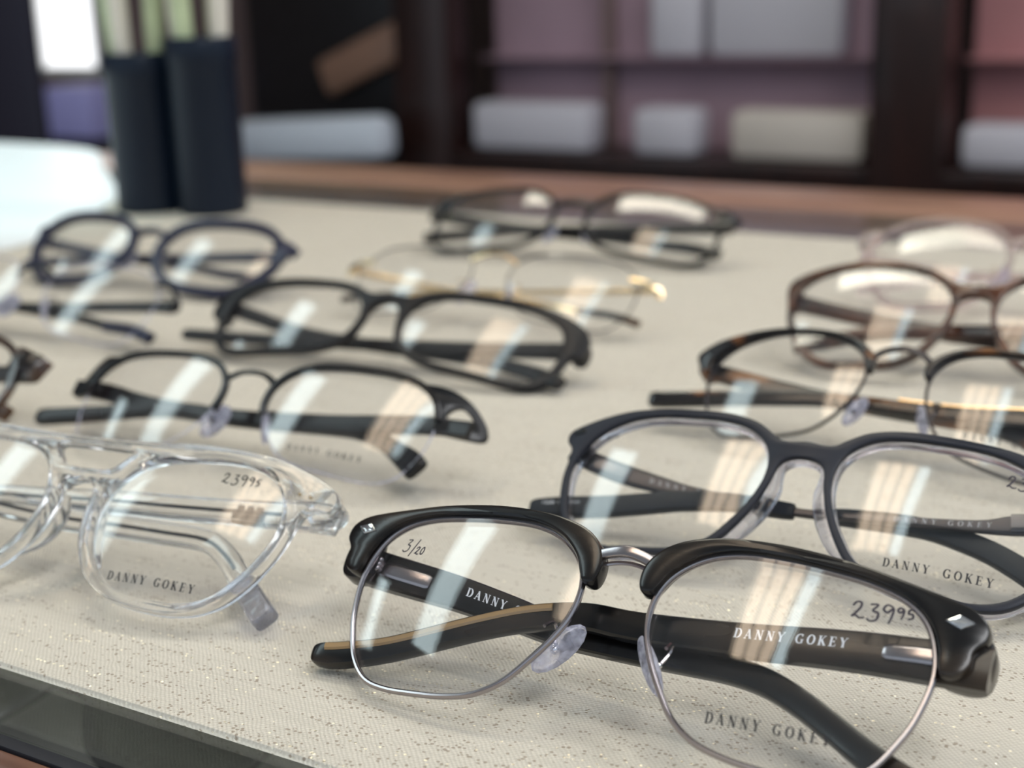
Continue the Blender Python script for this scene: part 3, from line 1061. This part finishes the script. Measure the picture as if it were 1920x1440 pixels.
tr_ = b.temple([(64, 7.5, 29.4, 4.6, 1.6), (58, 8, 28.8, 5.2, 1.6), (48, 8, 27.0, 4.8, 1.5), (40, 8, 25.6, 3.0, 1.3), (20, 8, 24.2, 2.0, 1.2), (6, 8, 23.2, 2.0, 1.2), (0, 8, 23.0, 2.0, 1.2), (-5, 8, 22.9, 2.0, 1.2)], 'gun_dark', res=4)
b.on_temple(tr_, b.last, text2d(GOK, .62), 22.0, 1, 1.3, 'print_grey', dz=.15, xs=1.15)
prt = catmull([(-1.4, 8, 23, 3.4, 2.8), (-4, 8, 23, 4.0, 3), (-15, 8, 23.2, 4.4, 3), (-22, 8, 22.7, 4.8, 3), (-30, 8, 21.6, 5.2, 3), (-38, 7.6, 19.4, 5.4, 3), (-48, 7.2, 16.8, 5.6, 3), (-58, 6.8, 14.8, 5.6, 3), (-66, 6.5, 13.4, 4.6, 2.6), (-68, 6.4, 13.1, 3, 1.6)], 4, False)
sl = b.part('temple_sleeve', sweep3(prt, 12, .4), 'navy_rub')
b.on_temple(sl, prt, text2d('Made in China', .16), -64.6, 1, 1.1, 'print_white', dz=.9, xs=1.0)
b.part('hinge_cover', sweep3([(-60, 8.2, 30.8, 4.4, 1.0), (-54, 9.0, 29.4, 4.6, 1.1), (-46.5, 9.6, 28.0, 4.6, 1.0), (-46, 9.6, 27.9, 3.4, .7)], 12, .5), 'gun_mid', tl_)
b.part('hinge_cover', sweep3([(61, 6.8, 29.4, 4.2, 1.0), (54, 7.0, 28.2, 4.4, 1.1), (47.5, 7.0, 27.1, 4.4, 1.0)], 12, .5), 'gun_mid', tr_)
b.on_lens('printed_lettering', text2d('DANNY', .35), 1, 23.8, 8.5, 2.0, 'print_dark', rot=-.5, xs=.95)
b.on_lens('printed_lettering', text2d('GOKEY', .35), 1, 36.8, 8.3, 2.1, 'print_dark', rot=-.5, xs=.95)
b.on_lens('marker_price', hand2d(PRICE, .12), 1, 46.0, 33.0, 3.2, 'ink', rot=2)
b.on_lens('marker_date', hand2d([('1', 0, 0, 1), ('0', .35, 0, .8), ('/', .95, 0, 1), ('1', 1.4, .1, .8), ('9', 1.75, .1, .7)], .13), -1, -52.6, 33.4, 1.7, 'print_dark', rot=6)

# ---- crystal clear double-bridge pair
c = Specs(pose(-112.76, 306.52, -23.65, 48.62, .31), 'crystal clear double bridge eyeglasses at the left front of the tray', LENS_C, res=4)
HC = [(0, 30.6), (3.2, 29.6), (5.0, 27.6), (5.0, 25.2), (5.2, 21.2), (6.2, 16.6), (8.2, 12.2), (11.8, 7.2), (16.4, 3.9), (22.6, 1.7), (30, .9), (36.8, 1.1), (43, 2.6), (48.5, 6.0), (52.6, 11.2), (55.3, 16.8),
      (57.2, 22.6), (58.2, 27.6), (59.4, 31), (61.8, 31.8), (65, 31.6), (66.4, 33.6), (65.8, 36.6), (62.4, 38.8), (57.6, 40.6), (50.5, 42.5), (42.8, 43.5), (35, 43.7), (27, 43.4), (18, 42.6), (9, 42.2), (0, 42.0)]
HOLE = catmull([(0, 33.3), (5.6, 33.5), (7.8, 34.4), (9.8, 36.6), (11.4, 38.6), (10.6, 39.5), (6, 39.6), (0, 39.7), (-6, 39.6), (-10.6, 39.5), (-11.4, 38.6), (-9.8, 36.6), (-7.8, 34.4), (-5.6, 33.5)], 3)
c.part('frame_front', slab(catmull(sym(HC), 3), [c.c, mir2(c.c), HOLE], -1.4, 2.8, .95), 'clear')
for sg in (1, -1):
    c.part('nose_pad', sweep3(catmull([(sg * 5.6, 3.6, 27.4, 1.5, 2), (sg * 5.4, 4.4, 24, 2.8, 4), (sg * 6.3, 4.8, 19.5, 3.4, 5), (sg * 8.6, 4.4, 14.8, 3.0, 4), (sg * 12.2, 3.4, 10.6, 1.5, 2)], 4, False), 12, .8), 'clear')
    c.part('endpiece', slab(catmull([(sg * 58.6, 31.2), (sg * 60, 37.6), (sg * 64, 37.2), (sg * 66.2, 34.6), (sg * 65, 31.6), (sg * 62, 30.4)], 4), [], 2.9, 7.6, .9), 'clear')
    for x, z in ((56.2, 35.6), (58.9, 35.3)):
        c.part('rivet', ellipsoid((sg * x, bow(x) + 1.6, z), .42, .9, .42, None, 8, 6), 'gold')
tr_ = c.temple([(66, 8, 31.6, 6.5, 3.6), (58, 8.2, 31.7, 6.5, 3.8), (44, 9, 31.4, 6.2, 3.8), (22, 10, 30.8, 5.8, 3.8), (2, 11, 30.6, 5.4, 3.8), (-20, 12, 29.6, 5.0, 3.8), (-34, 12, 28.4, 5, 3.8), (-46, 11, 24, 5, 3.8), (-58, 9, 17.5, 5, 3.8), (-66, 7, 12.5, 5, 3.6)], 'clear')
c.part('core_wire', sweep3([(p[0], p[1], p[2], .9, .5) for p in c.last if p[0] < 52], 8, .6), 'gun_dark', tr_)
c.part('hinge_plate', join(box(38, 47, 9.0, 10.2, 29.6, 31.6, .3), *[box(39 + 2.6 * i, 40.6 + 2.6 * i, 8.6, 10.4, 31.0, 32.8, .2) for i in range(3)]), 'gun_dark', tr_)
tl_ = c.temple([(-64, 9, 31, 6.5, 3.6), (-50, 11, 29, 6.4, 3.8), (-34, 12.5, 26.6, 6, 3.8), (-12, 13, 25.2, 5.6, 3.8), (4, 13, 25.2, 5.4, 3.8), (19, 13, 25, 5.2, 3.8), (31, 13, 24.6, 5.2, 3.8), (39, 12, 20.8, 5.4, 3.8), (44.5, 11, 16.4, 5.4, 3.8), (49.5, 9.6, 12.2, 5.4, 3.8)], 'clear')
c.part('core_wire', sweep3([(p[0], p[1], p[2], .9, .5) for p in c.last if p[0] < 44], 8, .6), 'gun_dark', tl_)
P0, P1 = Vector((47.6, 10, 13.6)), Vector((55.5, 7.4, 7.6))
ridges = []
for i in range(14):
    f = i / 13
    q = P0.lerp(P1, f)
    ridges += [(q.x, q.y, q.z, 5.5 + (.35 if i % 2 else 0), 3.9 + (.35 if i % 2 else 0))]
q2 = P0.lerp(P1, 1.35)
c.part('temple_tip', sweep3(ridges + [(P0.lerp(P1, 1.06).x, 7.3, P0.lerp(P1, 1.06).z, 5.8, 4.1), (q2.x, 6.6, q2.z, 5.8, 4.1), (q2.x + .6, 6.4, q2.z - .5, 4.6, 3.2)], 12, .4), 'clear_lilac', tl_)
c.on_lens('printed_lettering', text2d(GOK, .38), 1, 18.6, 6.6, 2.05, 'print_dark', rot=.5, xs=.92)
c.on_lens('marker_price', hand2d([('2', 0, 0, 1), ('3', .85, -.08, 1), ('9', 1.65, 0, 1), ('9', 2.4, .1, .8), ('5', 3.0, .05, .7)], .13), 1, 37.2, 34.5, 2.7, 'print_dark', rot=4)

# ---- black half-rim metal pair
d = Specs(pose(-87.86, 390.98, -29.27, 48.64, 2.0), 'black metal half rim eyeglasses behind the crystal clear pair', LENS_D, res=4)
top = [p for p in catmull(LENS_D, 5)]
i0 = min(range(len(top)), key=lambda i: math.hypot(top[i][0] - 62.9, top[i][1] - 26))
i1 = min(range(len(top)), key=lambda i: math.hypot(top[i][0] - 9.5, top[i][1] - 20.5))
arcp = top[i0:i1 + 1]
d.both('brow_rim', ring(arcp, rrect(-.5, 1.3, -.5, 1.8, .3), closed=False), 'blackmetal')
wrap = lambda x: bow(x) + max(0, abs(x) - 61) * .40
EP = catmull([(53, 37.2), (58, 37), (65, 37), (70.5, 34.8), (75, 30), (75.6, 25.6), (70, 24), (63.6, 23.4), (62.9, 26), (62.8, 30), (60.4, 33.6), (56.5, 36)], 4)
EH = catmull([(65, 28), (65.4, 31), (67.8, 32.8), (71, 30.8), (72.2, 28), (69, 27.4)], 4)
v = slab(EP, [EH], -.6, 1.2, .3, wrap)
d.both('endpiece', v, 'blackmetal')
d.both('lens_groove_line', ring([p for p in top[i1:] + top[:i0 + 1]], circ(.28, 6, .9), closed=False), 'pad')
d.part('bridge', join(sweep3(catmull([(-9.4, .2, 30, 2.6, 1.2), (-6.5, 0, 32.0, 2.0, 1.2), (-2.8, -.3, 33.2, 1.5, 1.2), (2.8, -.3, 33.2, 1.5, 1.2), (6.5, 0, 32.0, 2.0, 1.2), (9.4, .2, 30, 2.6, 1.2)], 4, False), 10, .6)), 'blackmetal')
d.nose_pads(9.2, 18.0, tiltx=24, ln=6, wd=3.2, back=4.2, metal='gun_dark', rimx=10.6, rimz=21)
d.temple([(73.5, 7, 25.6, 5.0, 2), (66, 8, 26.2, 5.2, 2), (54, 9, 26.4, 5.8, 2.2), (25, 10, 24.2, 6, 2.4), (-8, 10, 22.9, 5.2, 2.8), (-26, 10, 23.6, 4.8, 3), (-40, 9, 21.8, 4.8, 3), (-55, 8, 18.4, 5, 3), (-68, 7.2, 15.8, 5.4, 3), (-78, 6.6, 13.8, 5.4, 3), (-80, 6.5, 13.4, 3.4, 2)], 'blackmetal')
tl_ = d.temple([(-73.5, 9, 27, 5.6, 2), (-62, 11, 27.6, 6, 2), (-45, 13, 26, 5.6, 2.2), (-10, 14, 24.8, 5, 2.6), (20, 13.5, 25.0, 4.8, 3), (34, 13, 24.6, 4.8, 3), (44, 11.5, 21.6, 5, 3.2), (51, 9.8, 18, 5.6, 3.4), (57.5, 8, 14.4, 7.2, 3.6), (61.6, 6.8, 11.8, 7.4, 3.4), (62.8, 6.5, 11, 5.4, 2.4)], 'black')
d.on_lens('printed_lettering', text2d(GOK, .43), 1, 23.2, 9.2, 1.9, 'print_dark', rot=-1, xs=1.02)

# ---- black tortoise browline pair
e = Specs(pose(97.47, 377.1, -34.74, 48.05, .31), 'black tortoise browline eyeglasses with thin gold temple lines, behind the matte slate pair', LENS_E, res=4)
wire_rims(e, .5, 'gun_dark')
BE = catmull([(7.6, 31), (7.8, 35), (11.4, 38.9), (18, 41.8), (26.7, 43), (37.9, 42.8), (48.4, 40.7), (58.1, 37), (62.9, 33.4), (64.8, 30.4), (63, 27), (60.8, 24.6), (59, 25.6), (58.6, 28.6),
              (55.6, 33.2), (51, 36.9), (44.5, 39.8), (37, 41.5), (29, 41.8), (21.3, 41.1), (14.6, 38.7), (10.6, 34.4), (9.2, 30.4)], 4)
e.both('brow_bar', slab(BE, [], -1.2, 2.2, .6), 'tort_e')
e.both('endpiece', slab(catmull([(59.2, 26), (59.6, 31), (62.6, 32.4), (65, 30), (64, 26.6), (61.5, 24.8)], 4), [], 2, 7, .7), 'tort_e')
e.part('bridge', sweep3(catmull([(-9.2, .3, 34.6, 2, 1.4), (-6, -.3, 37.4, 1.8, 1.3), (-1.5, -.8, 38.7, 1.8, 1.3), (1.5, -.8, 38.7, 1.8, 1.3), (6, -.3, 37.4, 1.8, 1.3), (9.2, .3, 34.6, 2, 1.4)], 4, False), 10, .6), 'gun_dark')
e.nose_pads(9.8, 18.6, tiltx=24, ln=5.4, wd=2.4, back=3.8, metal='gun_dark')
tr_ = e.temple([(63, 7.5, 28.4, 6, 3), (50, 8, 27.4, 6, 3), (34, 8.5, 26.0, 5.4, 2.8), (15, 9, 24.8, 4.6, 2.8), (-5, 9, 24.6, 4.4, 3), (-22, 8.6, 24.0, 4.6, 3.2), (-36, 8, 21.8, 4.8, 3.3), (-50, 7.4, 19.2, 4.8, 3.3), (-62, 6.8, 16.6, 5, 3.3), (-74, 6.2, 14.0, 5, 3.2), (-76, 6.1, 13.6, 3, 2)], 'tort_e')
e.part('gold_line', sweep3([(p[0], p[1] - .6, p[2] + p[3] * .5, 1.0, 2.0) for p in e.last if -2 < p[0] < 58], 8, .6), 'gold', tr_)
e.temple([(-62, 8.5, 28.2, 6, 2.6), (-44, 10, 26.9, 5.4, 2.6), (-26, 11.5, 26.2, 4.6, 2.6), (-5, 12.5, 25.4, 4.4, 3), (15, 12.5, 25, 4.6, 3.2), (30, 12, 23.6, 4.8, 3.3), (44, 10, 18.4, 5, 3.3), (56, 8, 12.4, 5, 3.2)], 'tort_e')
e.on_lens('printed_lettering', text2d(GOK, .5), 1, 23.2, 12.6, 1.9, 'print_dark', rot=-1, xs=.95)

# ---- black rectangular pair
g = Specs(pose(-54.59, 497.77, -25.56, 49.34, -1.5), 'matte black rectangular eyeglasses behind the half rim pair', LENS_G, res=4)
HG = [(0, 29.4), (3.5, 28.4), (6, 25.2), (6.9, 20), (8.7, 13.6), (12.6, 8.9), (19, 5.8), (28, 3.6), (38, 2.8), (50, 1.8), (60, 1.4), (66.5, 3), (71, 7.5), (73.2, 14), (74.6, 17.6), (78.4, 19), (79.4, 24), (77.6, 29.6), (71, 33.5), (60, 36.2), (46, 37.4), (33, 37.2), (22, 36.6), (14, 34.6), (9, 32.6), (4, 32.6), (0, 33)]
g.part('frame_front', slab(catmull(sym(HG), 4), [g.c, mir2(g.c)], -1.2, 2.2, .6), 'blackmatte')
g.both('endpiece', slab(catmull([(73.6, 19.4), (73.8, 27.6), (77.6, 27.4), (78.8, 23.6), (77.8, 19.4)], 4), [], 2.0, 7.0, .6), 'blackmatte')
g.temple([(78, 7.5, 22, 6.5, 3), (60, 8, 20.4, 6, 3), (35, 8.5, 18.4, 5.4, 3), (8, 8.5, 16.4, 4.8, 3), (-20, 8, 14.2, 4.4, 3.2), (-50, 7, 11.2, 4.4, 3.2), (-70, 6, 9.4, 4.6, 3.2), (-84, 5.4, 8.4, 4.4, 3), (-86, 5.4, 8.2, 3, 2)], 'blackmatte')
g.temple([(-78, 8.5, 25.6, 6, 3), (-60, 10, 22.6, 5.4, 3), (-36, 11.5, 18.6, 5, 3), (0, 12, 17.2, 4.6, 3), (30, 11.5, 16.4, 4.6, 3.2), (48, 10, 14.4, 4.8, 3.3), (62, 8, 11.2, 5.2, 3.4), (73, 6, 7.6, 5.4, 3.4), (76, 5.4, 6.6, 4, 2.4)], 'blackmatte')

# ---- brown tortoise pair
h = Specs(pose(148.77, 459.2, -26.53, 48, 0), 'brown tortoise acetate eyeglasses behind the black tortoise browline pair', LENS_H, res=4)
HH = [(0, 34), (3.5, 33), (5.4, 30.7), (5.8, 26), (7.6, 19.6), (10.6, 13.6), (15, 7.8), (21, 3.8), (28, 2), (36, 1.4), (44, 1.2), (50.4, 3), (56.4, 7.3), (60.6, 13), (63.8, 20), (65.2, 27), (66.6, 33), (65.8, 37.6), (61, 41.2), (53, 44.4), (42, 46.8), (33, 47.1), (24, 46.2), (16, 43.8), (11, 40.8), (6, 38.4), (0, 37.8)]
h.part('frame_front', slab(catmull(sym(HH), 4), [h.c, mir2(h.c)], -1.4, 2.4, .7), 'tort_h')
h.both('endpiece', slab(catmull([(62.4, 29), (62.4, 38), (65.4, 37), (66.4, 33), (65.2, 29)], 4), [], 2.2, 7, .7), 'tort_h')
h.temple([(66, 7.5, 32, 6.5, 3.4), (45, 8.5, 30, 6, 3.4), (20, 9.5, 27, 5.6, 3.4), (-5, 10, 25, 5.4, 3.5), (-30, 9, 22, 5.4, 3.6), (-48, 7.4, 15.5, 5.6, 3.6), (-60, 6, 11, 5.6, 3.4)], 'tort_h')
h.temple([(-66, 8.5, 32, 6.5, 3.4), (-45, 10.5, 29.6, 6, 3.4), (-20, 12, 26.6, 5.6, 3.4), (5, 13, 24.6, 5.4, 3.5), (30, 12, 21.4, 5.4, 3.6), (48, 9, 15.5, 5.6, 3.6), (60, 6, 10.5, 5.6, 3.4)], 'tort_h')


# ---- the blurred rows further back: ring rims, bridge and endpieces in one front
def scaled(lens, sx, sz, dx=0):
    return [(x * sx + dx, 3.5 + (z - 3.5) * sz) for x, z in lens]


def simple_front(s, mat, wd=2.0, depth=3.0, endx=6, endz=None, thick=3.6, bz=None, brt=3.0):
    mx = max(p[0] for p in s.c)
    zt = max(p[1] for p in s.c)
    mn = min(p[0] for p in s.c)
    ez = endz or zt - 7
    rim = ring(s.c, rrect(-.2, wd, -1, depth - 1, .4))
    bz = bz or zt - 8
    br = sweep3(catmull([(-mn - .6, .4, bz - 2.4, brt, depth), (-mn * .55, 0, bz, brt, depth), (0, -.2, bz + .7, brt, depth), (mn * .55, 0, bz, brt, depth), (mn + .6, .4, bz - 2.4, brt, depth)], 4, False), 10, .6)
    en = sweep3(catmull([(mx - 2.5, bow(mx) + .2, ez + 1, thick + 1, depth), (mx + endx * .6, bow(mx) + 1.2, ez, thick, depth), (mx + endx, bow(mx) + 5, ez - 1, thick, depth)], 4, False), 10, .6)
    return s.part('frame_front', join(rim, mirror(rim), br, en, mirror(en)), mat)


def simple_temples(s, mat, hx, hz, h1=5.4, th=2.6, tip=None, drop=.52, tipmat=None):
    for sg, dy in ((1, 0), (-1, 3.5)):
        zt = hz - 4
        tp = [(sg * hx, 6.6 + dy * .3, hz, h1, th), (sg * hx * .6, 8 + dy, hz - 1.6, h1 * .92, th), (sg * hx * .15, 9 + dy, hz - 4, h1 * .8, th), (-sg * hx * .3, 9 + dy, hz - 6, h1 * .75, th),
              (-sg * hx * .55, 8 + dy * .7, hz - 9.5, h1 * .8, th), (-sg * hx * .8, 7, hz * drop, h1 * .85, th), (-sg * hx * .97, 6, hz * drop - 3.5, h1 * .85, th)]
        t_ = s.temple(tp, mat)
        if tipmat:
            s.part('temple_tip', sweep3([(p[0], p[1], p[2], p[3] + .8, p[4] + .8) for p in s.last[-9:]], 10, .6), tipmat, t_)


# gold rimless pair
i_ = Specs(pose_tn(-306, 468, -27), 'gold rimless eyeglasses with clear nose pads behind the black rectangular pair', scaled(LENS_D, 1.0, 1.0), res=3)
i_.both('lens_edge', ring(i_.c, circ(.35, 6, .9)), 'gun_dark')
i_.part('bridge', tube([(-10.5, .4, 31), (-5, -.3, 34), (0, -.6, 34.8), (5, -.3, 34), (10.5, .4, 31)], .75, 8), 'gold')
i_.both('endpiece', sweep3(catmull([(59, 4.4, 30, 2.2, 1.4), (66, 5.5, 29.5, 2.4, 1.4), (71, 8, 28, 2.6, 1.4), (71.5, 9, 25, 2.4, 1.4)], 4, False), 8, .6), 'gold')
i_.nose_pads(10, 18, tiltx=22, ln=6.2, wd=3.2, back=4, metal='gold')
simple_temples(i_, 'gold', 70, 27, 2.6, 1.4, tipmat='tort_n')

# black pair at the back of the tray
j_ = Specs(pose_tn(-343, 604, -26), 'black square eyeglasses at the back edge of the tray', scaled(LENS_G, 1.06, 1.2), res=3)
simple_front(j_, 'black', 2.0, 3.0, endx=7, thick=6)
j_.nose_pads(9.5, 17, tiltx=22, metal='gun_dark')
simple_temples(j_, 'black', 82, 28, 7, 3)

# blush crystal pair, far right
k_ = Specs(pose_tn(-116, 566, -27), 'blush crystal eyeglasses behind the brown tortoise pair', scaled(LENS_H, 1.0, 1.0), res=3)
simple_front(k_, 'clear_pink', 2.4, 3.2, endx=6, thick=6, bz=36)
k_.nose_pads(9.5, 20, tiltx=24, ln=6, wd=3, metal='gold')
simple_temples(k_, 'clear_pink', 68, 30, 5, 3)

# blue pair, back left
l_ = Specs(pose_tn(-497, 468, -27), 'deep blue eyeglasses in front of the black cups', scaled(LENS_C, 1.28, .96), res=3)
simple_front(l_, 'blue_acetate', 4.2, 4.0, endx=7, thick=5.5)
l_.nose_pads(10, 17, tiltx=24, ln=6, wd=3, metal='gun')
simple_temples(l_, 'blue_acetate', 76, 27, 5.2, 3)

# gunmetal rimless pair, left
m_ = Specs(pose_tn(-468, 372, -27), 'rimless eyeglasses with dark looped endpieces at the left, in front of the deep blue pair', scaled(LENS_D, .98, 1.05), res=3)
m_.both('lens_edge', ring(m_.c, circ(.35, 6, .9)), 'pad')
m_.part('bridge', tube([(-10.5, .4, 31), (-5, -.3, 34), (0, -.6, 34.8), (5, -.3, 34), (10.5, .4, 31)], .8, 8), 'blackmetal')
for sg in (1, -1):
    m_.part('endpiece', tube([(sg * 59, 4.4, 34), (sg * 64, 5, 35), (sg * 69, 6, 31), (sg * 71.5, 8, 26), (sg * 66, 8, 24.5), (sg * 61, 6, 25)], 1.0, 8), 'blackmetal')
m_.nose_pads(10, 18, tiltx=22, ln=6, wd=3, metal='gun_dark')
simple_temples(m_, 'blackmetal', 70, 26, 5.0, 2.4, tipmat='blue_acetate')

# dark brown pair cut by the left edge
n_ = Specs(pose_tn(-437, 275, -25), 'dark brown tortoise eyeglasses cut off by the left edge of the picture', scaled(LENS_G, .88, 1.05), res=3)
simple_front(n_, 'tort_n', 2.4, 3.2, endx=8, thick=8)
simple_temples(n_, 'tort_n', 70, 26, 6, 3)

# dark sunglasses on the shelf under the glass
ms = ROOM @ Matrix.Translation(Vector((-300, 228, -66)) * MM) @ pose(0, 0, 4, 64, 0)
s_ = Specs(ms, 'large smoked sunglasses on the shelf under the counter glass, at the lower left', scaled(LENS_A, 1.08, 1.0), name='sunglasses', lens_mat='sunlens', group='sunglasses in the case', res=3)
simple_front(s_, 'black', 3.4, 3.4, endx=7, thick=8)
for sg, dy in ((1, 0), (-1, 3)):
    s_.temple([(sg * 70, 6, 32, 7, 3), (sg * 40, 7 + dy, 31, 6, 3), (0, 8 + dy, 28, 5, 3), (-sg * 35, 7 + dy, 24, 5, 3), (-sg * 60, 6, 16, 5, 3)], 'black', clampz=False)

# ================================================================== things behind the tray
def cup(label, t, n, r, hgt):
    o = mk('pen_cup', *lathe([(0, 0), (r - 1.5, 0), (r, 1.5), (r, hgt - 16), (r + 1.2, hgt - 14), (r + 1.2, hgt - 2), (r, hgt), (r - 1.6, hgt), (r - 2.2, hgt - 2), (r - 2.2, 4), (0, 4)], 32), 'cup')
    o.matrix_world = ROOM @ Matrix.Translation(Vector((t, n, 0)) * MM)
    return tag(o, label, 'cup', 'black cups behind the eyeglasses')


CUPS = [(-675, 668, 22.4, 99), (-630, 675.5, 21.4, 108)]
cup('black ribbed-rim cup, left one of the joined pair behind the deep blue eyeglasses', *CUPS[0])
cup('black cup, right one of the joined pair behind the deep blue eyeglasses', *CUPS[1])
SPOTS = (('left', -11, -2), ('front', 0, -10), ('right', 11, 1), ('rear', 1, 10))
for ci, (ct, cn, r_, hg) in enumerate(CUPS):
    for q, (wh, dx, dy) in enumerate(SPOTS):
        green = (q + ci) % 2 == 0
        lean = (dx * .9, dy * .9)
        hh = 150 + 18 * ((q * 7 + ci * 3) % 4)
        st = mk('green_stem' if green else 'pale_stick', *sweep3([(0, 0, 5, 8, 8), (lean[0] * .5, lean[1] * .5, hh * .5, 11, 11), (lean[0], lean[1], hh, 14, 14), (lean[0], lean[1], hh + 4, 5, 5)], 10, 1.0), 'stem' if green else 'stem_pale')
        st.matrix_world = ROOM @ Matrix.Translation(Vector((ct + dx * .8, cn + dy * .8, 4.2)) * MM)
        tag(st, ('green stem' if green else 'pale cream stick') + ' at the ' + wh + ' of the ' + ('left' if ci == 0 else 'right') + ' black cup', 'stem' if green else 'stick', 'sticks in the black cups')

# white sheet lying at the left, over the pad and the glass behind it
PV = [(-663, 512), (-686, 602), (-735, 694), (-878, 816), (-980, 898), (-1120, 912), (-1320, 880), (-1400, 650), (-1320, 480), (-915, 440)]
pp = ccw(catmull(PV, 5))
kk = len(pp)
vs = [(x, y, 1.9 + .4 * math.sin(x * .02)) for x, y in pp] + [(x, y, .7 + .4 * math.sin(x * .02)) for x, y in pp]
fs = [tuple(range(kk)), tuple(reversed(range(kk, 2 * kk)))] + [(i, kk + i, kk + (i + 1) % kk, (i + 1) % kk) for i in range(kk)]
sheet = mk('paper_sheet', *fix(vs, fs), 'paper', smooth=False)
sheet.matrix_world = ROOM
tag(sheet, 'bright white sheet lying to the left of the black cups', 'sheet')
# added spot lamp with invented housing, standing in for sunlight on the sheet
sp_ = rempty('sheet_fill_spot', 'added spot lamp standing in for sunlight on the bright sheet', 'light', -1050, 300, 2000)
mk('fill_spot_housing', *lathe([(0, -2), (70, -2), (70, -14), (44, -16), (44, -96), (40, -98), (36, -90), (36, -40), (0, -40)], 28), 'enamel', sp_)
ld = bpy.data.lights.new('sun_patch_spot', 'SPOT')
ld.energy = 55
ld.color = (.62, .95, 1.0)
ld.spot_size = math.radians(30)
ld.spot_blend = .5
ld.shadow_soft_size = .03
lo = bpy.data.objects.new('sun_patch_spot', ld)
COL.objects.link(lo)
lo.parent = sp_
lo.location = (0, 0, -.10)
dv = Vector((-40, 420, -1900)).normalized()
lo.rotation_euler = dv.to_track_quat('-Z', 'Y').to_euler()

# ------------------------------------------------------------------ wall cabinets beyond the counter
def cabinet(label, t0, t1, panel, divider=None, first=True):
    r = rempty('wall_cabinet', label, 'cabinet', 0, 0, 0, 'mahogany wall cabinets')
    if first:
        mk('post', *box(t0 - 62, t0 + 62, 2400, 2480, FLOOR, 1100, 6), 'mahogany', r)
    mk('post', *box(t1 - 62, t1 + 62, 2400, 2480, FLOOR, 1100, 6), 'mahogany', r)
    mk('base', *box(t0 + 62, t1 - 62, 2410, 2620, FLOOR, -222), 'mahogany', r, smooth=False)
    mk('bottom_shelf', *box(t0 + 62, t1 - 62, 2400, 2600, -222, -196, 4), 'mahogany', r)
    mk('upper_shelf', *box(t0 + 62, t1 - 62, 2530, 2592, -26, -22), panel, r, smooth=False)
    mk('back_panel', *box(t0 + 62, t1 - 62, 2592, 2612, -196, 1100), panel, r, smooth=False)
    mk('top_rail', *box(t0 + 62, t1 - 62, 2400, 2480, 980, 1100, 6), 'mahogany', r)
    if divider:
        mk('divider', *box(divider - 9, divider + 9, 2560, 2592, -196, 980, 2), 'wall', r)
    return r


cabinet('mahogany cabinet with mauve back panel, behind the tray', -1662, -692, 'mauve', -1330)
cabinet('mahogany cabinet with rose back panel, at the right behind the tray', -692, 310, 'rose', first=False)


def card(label, t0, t1, n0, n1, z0, z1, mat, b=14, rz=0):
    r = mk('display_box', *box(-(t1 - t0) / 2, (t1 - t0) / 2, -(n1 - n0) / 2, (n1 - n0) / 2, 0, z1 - z0, b), mat)
    r.matrix_world = ROOM @ Matrix.Translation(Vector(((t0 + t1) / 2, (n0 + n1) / 2, z0)) * MM) @ Matrix.Rotation(math.radians(rz), 4, 'Z')
    tag(r, label, 'box', 'pale boxes in the cabinets')


card('long pale box on the bottom shelf beside the left cabinet post', -1570, -1310, 2440, 2520, -195, -105, 'white')
card('small pale box in the middle of the mauve cabinet bottom shelf', -1215, -1090, 2440, 2520, -195, -110, 'white')
card('cream box on the bottom shelf beside the right post of the mauve cabinet', -1020, -775, 2440, 2520, -195, -110, 'cream')
card('pale box on the bottom shelf of the rose cabinet', -610, -370, 2440, 2520, -195, -125, 'white')
card('tall white box on the upper shelf of the mauve cabinet', -1225, -1120, 2534, 2590, -22, 120, 'white')
card('wide white box on the upper shelf of the mauve cabinet', -1105, -850, 2534, 2590, -22, 140, 'white')

# dark console with slanted trays, left of the cabinets
co = rempty('side_console', 'black console left of the mahogany cabinets', 'cabinet', -1950, 2300, FLOOR)
mk('console_body', *box(-330, 205, -60, 420, 0, 720, 8), 'leather', co)
mk('console_riser', *box(-330, 205, 300, 420, 720, 1500, 8), 'leather', co)
ct = mk('display_tray', *box(-190, 190, -36, 36, 0, 84, 22), 'pale')
ct.matrix_world = ROOM @ Matrix.Translation(Vector((-1860, 2300, -212)) * MM) @ Matrix.Rotation(math.radians(-3), 4, 'Y')
tag(ct, 'pale grey slanted tray on the black console', 'tray')
ct = mk('display_board', *box(-140, 140, -15, 15, 0, 84, 14), 'tan')
ct.matrix_world = ROOM @ Matrix.Translation(Vector((-1900, 2580, -62)) * MM) @ Matrix.Rotation(math.radians(-22), 4, 'Y')
tag(ct, 'tan slanted board on the console riser', 'board')

# violet box below the window and the dark panel at the far left
lc = rempty('low_cabinet', 'low dark cabinet below the bright window', 'cabinet', -2755, 2500, FLOOR)
mk('cabinet_body', *box(-160, 160, -60, 300, 0, 735, 8), 'indigo', lc)
vb = mk('storage_box', *box(-88, 88, -40, 120, 0, 120, 10), 'violet')
vb.matrix_world = ROOM @ Matrix.Translation(Vector((-2752, 2500, -214)) * MM)
tag(vb, 'violet blue storage box under the bright window', 'box')
dp = rempty('freestanding_panel', 'dark indigo freestanding panel at the upper left', 'panel', -2330, 1900, FLOOR)
mk('panel_board', *box(-150, 150, -12, 12, 60, 1700, 4), 'indigo', dp)
mk('panel_foot', *box(-150, 150, -120, 120, 0, 60, 6), 'indigo', dp)
